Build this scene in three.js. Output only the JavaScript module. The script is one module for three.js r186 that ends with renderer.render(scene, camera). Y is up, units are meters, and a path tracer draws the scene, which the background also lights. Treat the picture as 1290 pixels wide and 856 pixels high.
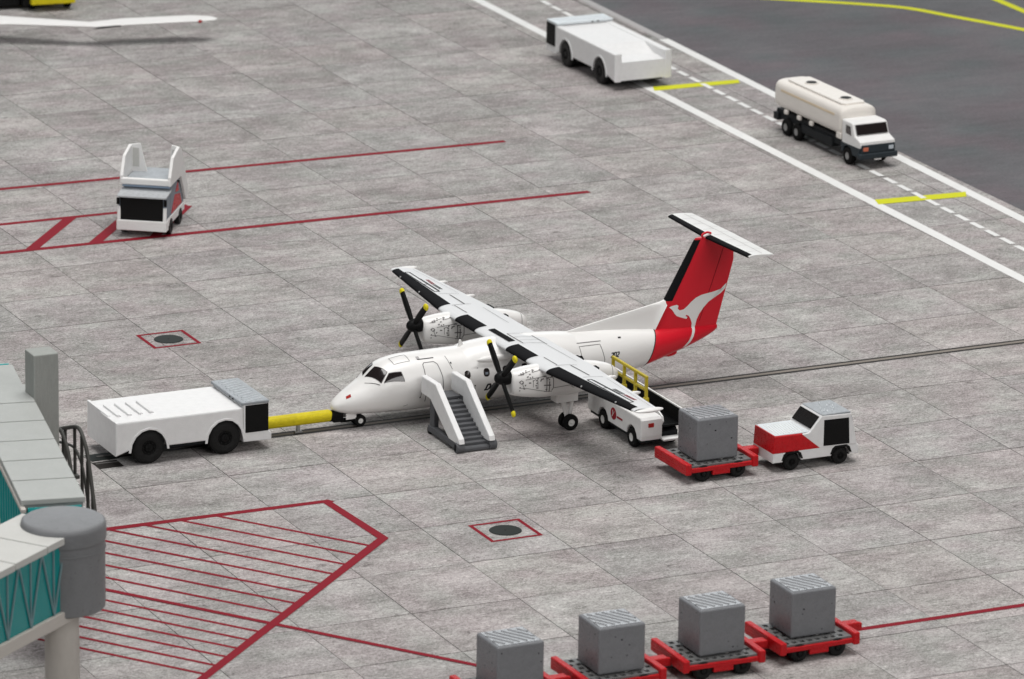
import * as THREE from 'three';
import { RoundedBoxGeometry } from 'three/addons/geometries/RoundedBoxGeometry.js';
import { RectAreaLightUniformsLib } from 'three/addons/lights/RectAreaLightUniformsLib.js';
import { TessellateModifier } from 'three/addons/modifiers/TessellateModifier.js';
import { mergeGeometries, mergeVertices, toCreasedNormals } from 'three/addons/utils/BufferGeometryUtils.js';

// The place is a 1:200 model airport. Everything below is laid out in metres of the
// full-size airport (x along the stand centre line towards the tail, z across it, y up)
// and brought down to the model's true size (factor S) in one step at the end.
const S = 1 / 200;
const scene = new THREE.Scene();

// ---------------------------------------------------------------- camera
const camera = new THREE.PerspectiveCamera(7.2808, 1024 / 679, 0.05, 20);
const CAM = new THREE.Vector3(-88.413, 70, 203.668);
const RIGHT = new THREE.Vector3(0.904625, 0.01438, 0.425965);
const UPV = new THREE.Vector3(0.108719, 0.958582, -0.263249);
const FWD = new THREE.Vector3(0.412108, -0.284452, -0.865595);
camera.position.copy(CAM).multiplyScalar(S);
camera.quaternion.setFromRotationMatrix(new THREE.Matrix4().makeBasis(RIGHT, UPV, FWD.clone().negate()));
camera.focus = new THREE.Vector3(8, 1.5, 4).sub(CAM).dot(FWD) * S;
camera.userData.fStop = 82;
scene.add(camera);

// ---------------------------------------------------------------- light: softbox panels over and in front of the diorama table
scene.background = new THREE.Color(0x0b0b0c);
RectAreaLightUniformsLib.init();
const REAL = new Set();                                  // objects already in real metres
function softbox(label, at, target, w, h, nits, tint) {
  const o = new THREE.Group(); o.name = numbered('softbox_lamp'); scene.add(o);
  o.userData = { label, category: 'studio lamp', group: 'softbox lamps round the table' };
  o.position.set(...at); o.lookAt(new THREE.Vector3(...target));   // +z of a Group looks at the target
  const glow = new THREE.Mesh(new THREE.PlaneGeometry(w, h), new THREE.MeshStandardMaterial({ color: 0xffffff, emissive: new THREE.Color(...tint), emissiveIntensity: nits * 0.25, roughness: 0.9 }));
  glow.name = 'diffuser'; o.add(glow);
  const hood = new THREE.Mesh(new RoundedBoxGeometry(w + 0.06, h + 0.06, 0.1, 2, 0.02), new THREE.MeshStandardMaterial({ color: 0x111111, roughness: 0.8 }));
  hood.name = 'hood'; hood.position.z = -0.056; o.add(hood);
  const l = new THREE.RectAreaLight(new THREE.Color(...tint), nits, w, h); l.name = 'light';
  l.position.z = 0.01; l.rotation.y = Math.PI; o.add(l);           // a RectAreaLight shines down its own -z
  o.traverse(c => { REAL.add(c); if (c.isMesh) { c.castShadow = c.receiveShadow = true; } });
  return o;
}
const taken = {};
function numbered(n) { const k = taken[n] = (taken[n] ?? -1) + 1; return k ? n + '_' + String(k).padStart(3, '0') : n; }
softbox('wide white softbox lamp hanging level above the model apron', [0.06, 1.2, -0.02], [0.06, 0, 0], 0.95, 0.75, 5.5, [1, 0.985, 0.965]);
softbox('upright white softbox lamp standing behind the camera side of the table', [0.25, 0.95, 1.75], [0.05, 0, 0], 1.3, 0.9, 3.0, [1, 0.98, 0.965]);
softbox('smaller white softbox lamp standing at the jet bridge side of the table', [-1.35, 0.8, 0.35], [0, 0, 0], 0.9, 0.7, 2.2, [0.97, 0.985, 1]);

softbox('long cool white softbox lamp standing low beyond the far end of the table', [0.75, 0.62, -1.5], [0.05, 0.02, 0.05], 1.7, 0.75, 1.25, [0.90, 0.96, 1]);

const renderer = new THREE.WebGLRenderer({ antialias: true });
renderer.toneMapping = THREE.LinearToneMapping;
renderer.toneMappingExposure = 0.94;
renderer.shadowMap.enabled = true;

// ---------------------------------------------------------------- helpers
function rng(seed) { let a = seed >>> 0; return () => { a = a + 0x6D2B79F5 | 0; let t = Math.imul(a ^ a >>> 15, 1 | a); t = t + Math.imul(t ^ t >>> 7, 61 | t) ^ t; return ((t ^ t >>> 14) >>> 0) / 4294967296; }; }
const V = (x, y, z) => new THREE.Vector3(x, y, z);
const lerp = (a, b, t) => a + (b - a) * t;
function thing(name, label, category, [x, y, z] = [0, 0, 0], turn = 0, group) {
  const o = new THREE.Group(); o.name = numbered(name); scene.add(o);
  o.position.set(x, y, z); o.rotation.y = turn; o.userData = { label, category };
  if (group) o.userData.group = group;
  return o;
}
function structure(name) { const o = new THREE.Group(); o.name = numbered(name); o.userData.kind = 'structure'; scene.add(o); return o; }
function flat(g) { return g.index ? g.toNonIndexed() : g; }
function join(geos) {
  if (!Array.isArray(geos)) return geos;
  if (geos.length === 1) return geos[0];
  const gs = geos.map(g => { g = flat(g); for (const k of Object.keys(g.attributes)) if (!['position', 'normal', 'uv'].includes(k)) g.deleteAttribute(k); return g; });
  return mergeGeometries(gs);
}
function part(name, geos, mat, parent, label) {
  const m = new THREE.Mesh(join(geos), mat); m.name = name; m.castShadow = m.receiveShadow = true;
  if (label) m.userData.label = label;
  parent.add(m); return m;
}
function single(name, label, category, geos, mat, group) {
  const m = part(numbered(name), geos, mat, scene); m.userData = { label, category }; if (group) m.userData.group = group; return m;
}
// box by its limits, edges rounded
function bx(x0, x1, y0, y1, z0, z1, r = 0.04) {
  const w = x1 - x0, h = y1 - y0, d = z1 - z0; r = Math.min(r, w * 0.45, h * 0.45, d * 0.45);
  const g = r > 0.002 ? new RoundedBoxGeometry(w, h, d, 2, r) : new THREE.BoxGeometry(w, h, d);
  return g.translate((x0 + x1) / 2, (y0 + y1) / 2, (z0 + z1) / 2);
}
// outline in (a, b) pushed out between c0 and c1 along the third axis; axis 'z': a=x b=y, axis 'x': a=z b=y, axis 'y': a=x b=z
function prism(pts, c0, c1, axis = 'z', bevel = 0.03, holes = []) {
  const sh = new THREE.Shape(pts.map(p => new THREE.Vector2(p[0], p[1])));
  for (const h of holes) sh.holes.push(new THREE.Path(h.map(p => new THREE.Vector2(p[0], p[1]))));
  const d = c1 - c0;
  let g = new THREE.ExtrudeGeometry(sh, { depth: d - 2 * bevel, bevelEnabled: bevel > 0, bevelThickness: bevel, bevelSize: bevel, bevelOffset: -bevel, bevelSegments: 2, curveSegments: 6 });
  g.translate(0, 0, c0 + bevel);
  if (axis === 'x') { g.applyMatrix4(new THREE.Matrix4().set(0, 0, 1, 0, 0, 1, 0, 0, 1, 0, 0, 0, 0, 0, 0, 1)); g = flip(g); }
  if (axis === 'y') { g.applyMatrix4(new THREE.Matrix4().set(1, 0, 0, 0, 0, 0, 1, 0, 0, 1, 0, 0, 0, 0, 0, 1)); g = flip(g); }
  return g;
}
function flip(g) {   // mirrored axes turn faces inside out: turn them back
  g = flat(g);
  for (const k of Object.keys(g.attributes)) {
    const a = g.attributes[k], n = a.itemSize, t = a.array;
    for (let i = 0; i < a.count; i += 3) for (let j = 0; j < n; j++) { const p = (i + 1) * n + j, q = (i + 2) * n + j, s = t[p]; t[p] = t[q]; t[q] = s; }
  }
  g.computeVertexNormals(); return toCreasedNormals(g, 0.2);
}
function tube(pts, r, closed = false, seg = 8, tension = 0) {
  const c = new THREE.CatmullRomCurve3(pts.map(p => Array.isArray(p) ? V(...p) : p), closed, 'catmullrom', tension);
  return new THREE.TubeGeometry(c, Math.max(2, pts.length * 6), r, seg, closed);
}
function rod(a, b, r0, r1 = r0, seg = 12) {
  a = V(...a); b = V(...b); const d = b.clone().sub(a);
  const g = new THREE.CylinderGeometry(r1, r0, d.length(), seg, 1);
  g.applyQuaternion(new THREE.Quaternion().setFromUnitVectors(V(0, 1, 0), d.normalize()));
  return g.translate((a.x + b.x) / 2, (a.y + b.y) / 2, (a.z + b.z) / 2);
}
function disc(x, y, z, r, h, axis = 'y', seg = 28) {
  const g = new THREE.CylinderGeometry(r, r, h, seg);
  if (axis === 'z') g.rotateX(Math.PI / 2); if (axis === 'x') g.rotateZ(-Math.PI / 2);
  return g.translate(x, y, z);
}
function ell(x, y, z, a, b, c, n = 20) { return new THREE.SphereGeometry(1, n, Math.round(n * 0.7)).scale(a, b, c).translate(x, y, z); }
// surface through a grid of points (rows of columns)
function grid(rows, wrap = false, uv) {
  const n = rows.length, m = rows[0].length, pos = [], uvs = [], idx = [];
  rows.forEach((r, i) => r.forEach((p, j) => { pos.push(p.x, p.y, p.z); const t = uv ? uv(i, j) : [i / (n - 1), j / (m - 1)]; uvs.push(...t); }));
  for (let i = 0; i < n - 1; i++) for (let j = 0; j < m - 1; j++) { const a = i * m + j, b = a + 1, c = a + m, d = c + 1; idx.push(a, c, b, b, c, d); }
  const g = new THREE.BufferGeometry();
  g.setAttribute('position', new THREE.Float32BufferAttribute(pos, 3)); g.setAttribute('uv', new THREE.Float32BufferAttribute(uvs, 2)); g.setIndex(idx);
  if (wrap) { const h = mergeVertices(g.clone().deleteAttribute('uv')); h.computeVertexNormals(); // smooth seam
    g.computeVertexNormals(); const nn = g.attributes.normal; 
    for (let i = 0; i < n; i++) { const a = i * m, b = i * m + m - 1; const v = V(nn.getX(a) + nn.getX(b), nn.getY(a) + nn.getY(b), nn.getZ(a) + nn.getZ(b)).normalize(); nn.setXYZ(a, v.x, v.y, v.z); nn.setXYZ(b, v.x, v.y, v.z); }
  } else g.computeVertexNormals();
  return g;
}
// smooth curve through a table of [x, y] that never overshoots
function curve(tab) {
  const n = tab.length, d = [], m = [];
  for (let i = 0; i < n - 1; i++) d.push((tab[i + 1][1] - tab[i][1]) / (tab[i + 1][0] - tab[i][0]));
  for (let i = 0; i < n; i++) m.push(i === 0 ? d[0] : i === n - 1 ? d[n - 2] : d[i - 1] * d[i] <= 0 ? 0 : 2 / (1 / d[i - 1] + 1 / d[i]));
  return x => {
    if (x <= tab[0][0]) return tab[0][1]; if (x >= tab[n - 1][0]) return tab[n - 1][1];
    let i = 0; while (x > tab[i + 1][0]) i++;
    const h = tab[i + 1][0] - tab[i][0], t = (x - tab[i][0]) / h, a = t * t, b = a * t;
    return tab[i][1] * (2 * b - 3 * a + 1) + m[i] * h * (b - 2 * a + t) + tab[i + 1][1] * (3 * a - 2 * b) + m[i + 1] * h * (b - a);
  };
}
// a point seen at photograph pixel (px, py), on the plane z = given (used to lay out the tail emblem)
function onZ(px, py, z) {
  const d = RIGHT.clone().multiplyScalar((px - 645) / 6727.15).addScaledVector(UPV, -(py - 428) / 6727.15).add(FWD);
  return d.multiplyScalar((z - CAM.z) / d.z).add(CAM);
}

// ---------------------------------------------------------------- textures: noise only
function noiseField(n, seed) {   // tileable lattice noise
  const r = rng(seed), cache = {};
  return (w, h, cx, cy) => {     // field of w x h pixels with cx x cy cells
    const lat = new Float32Array(cx * cy); for (let i = 0; i < lat.length; i++) lat[i] = r();
    const out = new Float32Array(w * h);
    const xi = new Int32Array(w), xf = new Float32Array(w);
    for (let x = 0; x < w; x++) { const u = x / w * cx, i = Math.floor(u), f = u - i; xi[x] = i; xf[x] = f * f * (3 - 2 * f); }
    for (let y = 0; y < h; y++) {
      const u = y / h * cy, i = Math.floor(u), f0 = u - i, f = f0 * f0 * (3 - 2 * f0), a = i * cx, b = ((i + 1) % cy) * cx;
      for (let x = 0; x < w; x++) {
        const p = xi[x], q = (p + 1) % cx, t = xf[x];
        const A = lat[a + p] + (lat[a + q] - lat[a + p]) * t, B = lat[b + p] + (lat[b + q] - lat[b + p]) * t;
        out[y * w + x] = A + (B - A) * f;
      }
    }
    return out;
  };
}
function dataTex(w, h, fn, srgb = true) {
  const d = new Uint8Array(w * h * 4), c = [0, 0, 0];
  for (let i = 0; i < w * h; i++) { fn(i, c); d[i * 4] = Math.max(0, Math.min(255, c[0])); d[i * 4 + 1] = Math.max(0, Math.min(255, c[1])); d[i * 4 + 2] = Math.max(0, Math.min(255, c[2])); d[i * 4 + 3] = 255; }
  const t = new THREE.DataTexture(d, w, h); t.wrapS = t.wrapT = THREE.RepeatWrapping; t.magFilter = THREE.LinearFilter; t.minFilter = THREE.LinearMipmapLinearFilter; t.generateMipmaps = true;
  if (srgb) t.colorSpace = THREE.SRGBColorSpace; t.needsUpdate = true; return t;
}
const TEX = 37.36;   // metres covered by the concrete texture
const concreteTex = (() => {
  const n = 2048, f = noiseField(n, 11);
  const broad = f(n, n, 14, 22), mid = f(n, n, 44, 90), s1 = f(n, n, 60, 520), s2 = f(n, n, 130, 900), s3 = f(n, n, 320, 700), fine = f(n, n, 900, 1024), grain = f(n, n, 1024, 1024), tint = f(n, n, 30, 34), crack = f(n, n, 40, 300), crackM = f(n, n, 60, 70);
  return dataTex(n, n, (i, c) => {
    let v = 160 + (broad[i] - 0.5) * 24 + (mid[i] - 0.5) * 20 + (s1[i] - 0.5) * 14 + (s2[i] - 0.5) * 26 + (s3[i] - 0.5) * 30 + (fine[i] - 0.5) * 46 + (grain[i] - 0.5) * 34;
    const dk = s1[i] * 0.34 + s2[i] * 0.36 + s3[i] * 0.3 - 0.635; if (dk > 0) v -= Math.min(46, dk * 420 * (0.25 + crackM[i]));        // dark flecks drawn out along the slab
    const lt = s3[i] * 0.5 + s2[i] * 0.5 - 0.7; if (lt > 0) v += lt * 150;
    const sp = fine[i] * 0.55 + grain[i] * 0.45 - 0.76; if (sp > 0) v -= Math.min(40, sp * 260);
    const ck = Math.abs(crack[i] - 0.5); if (ck < 0.02 && crackM[i] > 0.6) v -= 30 * Math.min(1, (crackM[i] - 0.6) * 8);
    const t = (tint[i] - 0.5) * 4.5;
    c[0] = v + 3 + t; c[1] = v - 0.6 - t * 0.35; c[2] = v - 2.4 + t * 0.35;
  });
})();
const asphaltTex = (() => {
  const n = 1024, f = noiseField(n, 23);
  const broad = f(n, n, 6, 10), mid = f(n, n, 18, 60), s1 = f(n, n, 40, 160), fine = f(n, n, 400, 512), tint = f(n, n, 12, 16);
  return dataTex(n, n, (i, c) => {
    const v = 103 + (broad[i] - 0.5) * 10 + (mid[i] - 0.5) * 5 + (s1[i] - 0.5) * 5 + (fine[i] - 0.5) * 12, t = (tint[i] - 0.5) * 8;
    c[0] = v + t; c[1] = v - 2 - t * 0.3; c[2] = v + 1;
  });
})();
const roughTex = (() => {   // blotchy gloss of hand-painted toys
  const n = 256, f = noiseField(n, 31), a = f(n, n, 9, 9), b = f(n, n, 40, 40), c0 = f(n, n, 120, 120);
  return dataTex(n, n, (i, c) => { const v = 150 + (a[i] - 0.5) * 60 + (b[i] - 0.5) * 60 + (c0[i] - 0.5) * 60; c[0] = c[1] = c[2] = v; }, false);
})();
const bumpTex = (() => {    // layer lines and brush marks
  const n = 512, f = noiseField(n, 37), a = f(n, n, 24, 24), b = f(n, n, 90, 90), c0 = f(n, n, 256, 256);
  return dataTex(n, n, (i, c) => { const v = 128 + (a[i] - 0.5) * 70 + (b[i] - 0.5) * 70 + (c0[i] - 0.5) * 60; c[0] = c[1] = c[2] = v; }, false);
})();
const wearTex = (lo, hi, seed, speck = 0) => {   // blotches and specks of one paint, multiplied with the material's colour
  const n = 256, f = noiseField(n, seed), a = f(n, n, 7, 7), b = f(n, n, 32, 32), c0 = f(n, n, 128, 128);
  return dataTex(n, n, (i, c) => { let v = lerp(lo, hi, a[i] * 0.35 + b[i] * 0.35 + c0[i] * 0.3); if (speck && c0[i] > 0.9) v -= speck; c[0] = v; c[1] = v; c[2] = v; });
};
const wornWhite = wearTex(240, 255, 41), wornGrey = wearTex(232, 255, 43, 25), wornRed = wearTex(205, 255, 47, 30), wornMetal = wearTex(205, 255, 53);

// ---------------------------------------------------------------- materials
const std = o => new THREE.MeshPhysicalMaterial({ metalness: 0, specularIntensity: 0.4, ...o });
const lin = (r, g, b) => new THREE.Color().setRGB(r, g, b);
const M = {
  slab: [0, 1, 2, 3, 4, 5].map(k => std({ map: concreteTex, color: [lin(1, 1, 1), lin(0.95, 0.95, 0.955), lin(1, 0.985, 0.98), lin(0.93, 0.93, 0.93), lin(0.985, 0.975, 0.975), lin(0.90, 0.89, 0.89)][k], specularIntensity: 0.12, roughness: 0.86 })),
  joint: std({ color: lin(0.13, 0.125, 0.12), specularIntensity: 0.12, roughness: 0.95 }),
  asphalt: std({ map: asphaltTex, specularIntensity: 0.12, roughness: 0.8 }),
  redPaint: std({ color: lin(0.225, 0.013, 0.024), specularIntensity: 0.12, roughness: 0.7 }),
  whitePaint: std({ color: lin(0.82, 0.82, 0.81), map: wornWhite, specularIntensity: 0.12, roughness: 0.7 }),
  greyPaint: std({ color: lin(0.42, 0.41, 0.41), specularIntensity: 0.12, roughness: 0.75 }),
  yellowPaint: std({ color: lin(0.60, 0.61, 0.02), specularIntensity: 0.12, roughness: 0.65 }),
  rail: std({ color: lin(0.03, 0.027, 0.025), specularIntensity: 0.12, roughness: 0.6 }),
  railBed: std({ color: lin(0.24, 0.215, 0.19), specularIntensity: 0.12, roughness: 0.8 }),
  cover: std({ color: lin(0.022, 0.026, 0.024), specularIntensity: 0.12, roughness: 0.55 }),
  jet: new THREE.MeshPhysicalMaterial({ color: lin(0.79, 0.78, 0.765), roughness: 0.38, clearcoat: 0.35, clearcoatRoughness: 0.25 }),
  wing: std({ color: lin(0.66, 0.67, 0.68), roughness: 0.55 }),
  jetRed: std({ color: lin(0.64, 0.010, 0.024), roughness: 0.4, clearcoat: 0.25, clearcoatRoughness: 0.3, bumpMap: bumpTex, bumpScale: 0.004 * S }),
  boot: std({ color: lin(0.011, 0.011, 0.012), specularIntensity: 0.05, roughness: 0.7 }),
  tailGrey: std({ color: lin(0.70, 0.70, 0.69), roughness: 0.5 }),
  line: std({ color: lin(0.03, 0.03, 0.032), roughness: 0.7 }),
  thin: std({ color: lin(0.16, 0.155, 0.155), roughness: 0.7 }),
  hinge: std({ color: lin(0.2, 0.006, 0.01), roughness: 0.6 }),
  glassDark: new THREE.MeshPhysicalMaterial({ color: lin(0.018, 0.014, 0.014), roughness: 0.12, clearcoat: 0.6 }),
  prop: std({ color: lin(0.008, 0.008, 0.008), specularIntensity: 0.18, roughness: 0.45 }),
  tipYellow: std({ color: lin(0.72, 0.62, 0.02), roughness: 0.5 }),
  tyre: std({ color: lin(0.01, 0.01, 0.01), specularIntensity: 0.15, roughness: 0.7 }),
  tyreGloss: std({ color: lin(0.009, 0.009, 0.009), roughness: 0.4, bumpMap: bumpTex, bumpScale: 0.03 * S }),
  rim: std({ color: lin(0.72, 0.72, 0.70), roughness: 0.45 }),
  rimGrey: std({ color: lin(0.34, 0.34, 0.34), roughness: 0.45, metalness: 0.3 }),
  white: std({ color: lin(0.82, 0.82, 0.82), map: wornWhite, roughness: 0.5, bumpMap: bumpTex, bumpScale: 0.003 * S }),
  matteWhite: std({ color: lin(0.84, 0.835, 0.825), map: wornWhite, roughness: 0.75 }),
  black: std({ color: lin(0.008, 0.008, 0.008), specularIntensity: 0.2, roughness: 0.42, bumpMap: bumpTex, bumpScale: 0.03 * S }),
  stairGrey: std({ color: lin(0.115, 0.118, 0.126), map: wornGrey, roughness: 0.55, bumpMap: bumpTex, bumpScale: 0.015 * S }),
  boxGrey: std({ color: lin(0.215, 0.221, 0.234), map: wornGrey, roughness: 0.5, roughnessMap: roughTex, bumpMap: bumpTex, bumpScale: 0.006 * S }),
  boxGloss: std({ color: lin(0.215, 0.221, 0.234), map: wornGrey, roughness: 0.3, specularIntensity: 1, clearcoat: 1, clearcoatRoughness: 0.25, bumpMap: bumpTex, bumpScale: 0.01 * S }),
  rib: std({ color: lin(0.66, 0.70, 0.73), map: wornMetal, roughness: 0.38 }),
  silver: std({ color: lin(0.44, 0.47, 0.50), map: wornMetal, roughness: 0.4, bumpMap: bumpTex, bumpScale: 0.02 * S }),
  red: std({ color: lin(0.66, 0.014, 0.020), map: wornRed, roughness: 0.5, roughnessMap: roughTex, bumpMap: bumpTex, bumpScale: 0.012 * S }),
  paleRoof: std({ color: lin(0.70, 0.75, 0.78), map: wornWhite, roughness: 0.45 }),
  truckRoof: std({ color: lin(0.54, 0.56, 0.58), map: wornMetal, roughness: 0.5 }),
  deck: std({ color: lin(0.20, 0.20, 0.20), map: wornMetal, roughness: 0.5 }),
  yellow: std({ color: lin(0.80, 0.66, 0.015), map: wornRed, roughness: 0.45 }),
  yellowRail: std({ color: lin(0.62, 0.49, 0.04), map: wornRed, roughness: 0.5 }),
  cream: std({ color: lin(0.82, 0.78, 0.73), map: wornWhite, roughness: 0.42 }),
  creamBand: std({ color: lin(0.74, 0.62, 0.45), roughness: 0.5 }),
  navy: std({ color: lin(0.026, 0.035, 0.042), roughness: 0.5 }),
  chassis: std({ color: lin(0.014, 0.016, 0.018), roughness: 0.6 }),
  bridge: std({ color: lin(0.43, 0.445, 0.43), map: wornWhite, roughness: 0.6 }),
  bridgeSeam: std({ color: lin(0.22, 0.23, 0.225), roughness: 0.7 }),
  pillar: std({ color: lin(0.36, 0.375, 0.355), map: wornGrey, roughness: 0.7 }),
  rotunda: std({ color: lin(0.215, 0.220, 0.228), map: wornGrey, roughness: 0.42, bumpMap: bumpTex, bumpScale: 0.008 * S }),
  beige: std({ color: lin(0.56, 0.53, 0.49), map: wornWhite, roughness: 0.6 }),
  beigeRoof: std({ color: lin(0.58, 0.58, 0.555), map: wornWhite, roughness: 0.6 }),
  teal: new THREE.MeshPhysicalMaterial({ color: lin(0.012, 0.46, 0.46), roughness: 0.12, transmission: 0.5, thickness: 0, ior: 1.45 }),
  tealWall: std({ color: lin(0.03, 0.42, 0.42), roughness: 0.35 }),
  brace: std({ color: lin(0.17, 0.27, 0.29), roughness: 0.4 }),
  stairRail: std({ color: lin(0.07, 0.07, 0.065), roughness: 0.5 }),
  skyBlue: std({ color: lin(0.25, 0.32, 0.42), roughness: 0.5 }),
  slateBlue: std({ color: lin(0.20, 0.23, 0.27), roughness: 0.45 }),
  lampRed: new THREE.MeshPhysicalMaterial({ color: lin(0.36, 0.02, 0.015), roughness: 0.25, clearcoat: 0.6 }),
  lampAmber: std({ color: lin(0.55, 0.16, 0.09), roughness: 0.35 }),
  lampClear: std({ color: lin(0.5, 0.55, 0.6), roughness: 0.2 }),
  roundelRed: std({ color: lin(0.30, 0.012, 0.022), roughness: 0.5 }),
};

// ---------------------------------------------------------------- ground: concrete slabs, asphalt, markings
const PX = 4.667, PZ = 4.74, X0 = 2.55, Z0 = 4.45, EDGE = 46.6, JW = 0.034, JZ = 0.058;
{
  const apron = structure('apron');
  part('slab_bed', new THREE.BoxGeometry(150, 0.4, 220).translate(-28.4 - 0.02, -0.24, -30), M.joint, apron);   // dark bed that shows in the joints
  const r = rng(5);
  const slabGeo = (x0, x1, z0, z1, ou, ov, s) => {
    const g = new THREE.BoxGeometry(x1 - x0, 0.05, z1 - z0).translate((x0 + x1) / 2, -0.025, (z0 + z1) / 2);
    const p = g.attributes.position, u = g.attributes.uv;
    for (let i = 0; i < p.count; i++) u.setXY(i, (p.getX(i) * s + ou) / TEX, (p.getZ(i) + p.getY(i) + ov) / TEX);
    return g;
  };
  const far = [];
  for (let i = -9; i < 10; i++) for (let k = -23; k < 9; k++) {
    const x0 = X0 + i * PX + JW / 2, x1 = Math.min(X0 + (i + 1) * PX - JW / 2, EDGE), z0 = Z0 + k * PZ + JZ / 2, z1 = Z0 + (k + 1) * PZ - JZ / 2;
    const ou = r() * TEX, ov = r() * TEX, m = Math.min(5, Math.floor(r() * 5.5)), s = r() < 0.5 ? 1 : -1, jt = (r() - 0.5) * 0.010;
    if (x1 - x0 < 0.2) continue;
    const cx = (x0 + x1) / 2, cz = (z0 + z1) / 2;
    // slabs the photograph shows are pieces of their own; those outside the frame are joined
    const d = V(cx, 0, cz).sub(CAM), w = d.dot(FWD), sx = d.dot(RIGHT) / w * 6727 / 645, sy = d.dot(UPV) / w * 6727 / 428;
    const g = slabGeo(x0, x1, z0, z1, ou, ov, s).translate(0, jt, 0);
    if (Math.abs(sx) < 1.12 && Math.abs(sy) < 1.1) part('slab', g, M.slab[m], apron); else far.push(g);
  }
  const rest = part('outer_slabs', far, M.slab[0], apron); rest.userData.kind = 'stuff';

  const g = new THREE.BoxGeometry(150, 0.4, 260).translate(EDGE + 0.03 + 75, -0.21, -30), p = g.attributes.position, u = g.attributes.uv;
  for (let i = 0; i < p.count; i++) u.setXY(i, p.getX(i) / 30, p.getZ(i) / 30);
  const tw = part('taxiway', g, M.asphalt, scene); tw.userData.kind = 'structure';
}
// a painted strip from a to b (each [x, z]), width w, its ends cut across or along a given direction
function strip(a, b, w, y = 0.012) {
  const d = new THREE.Vector2(b[0] - a[0], b[1] - a[1]).normalize(), n = [-d.y * w / 2, d.x * w / 2];
  return quad([a[0] + n[0], a[1] + n[1]], [b[0] + n[0], b[1] + n[1]], [b[0] - n[0], b[1] - n[1]], [a[0] - n[0], a[1] - n[1]], y);
}
function quad(a, b, c, d, y = 0.012) {
  const g = new THREE.BufferGeometry(), P = [a, b, c, d];
  const pos = []; for (const q of P) pos.push(q[0], y, q[1]);
  g.setAttribute('position', new THREE.Float32BufferAttribute(pos, 3));
  g.setAttribute('uv', new THREE.Float32BufferAttribute(P.flatMap(q => [q[0] / 6, q[1] / 6]), 2));
  g.setAttribute('normal', new THREE.Float32BufferAttribute([0, 1, 0, 0, 1, 0, 0, 1, 0, 0, 1, 0], 3));
  const cross = (b[0] - a[0]) * (c[1] - a[1]) - (b[1] - a[1]) * (c[0] - a[0]);
  g.setIndex(cross > 0 ? [0, 2, 1, 0, 3, 2] : [0, 1, 2, 0, 2, 3]); return g;
}
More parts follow.
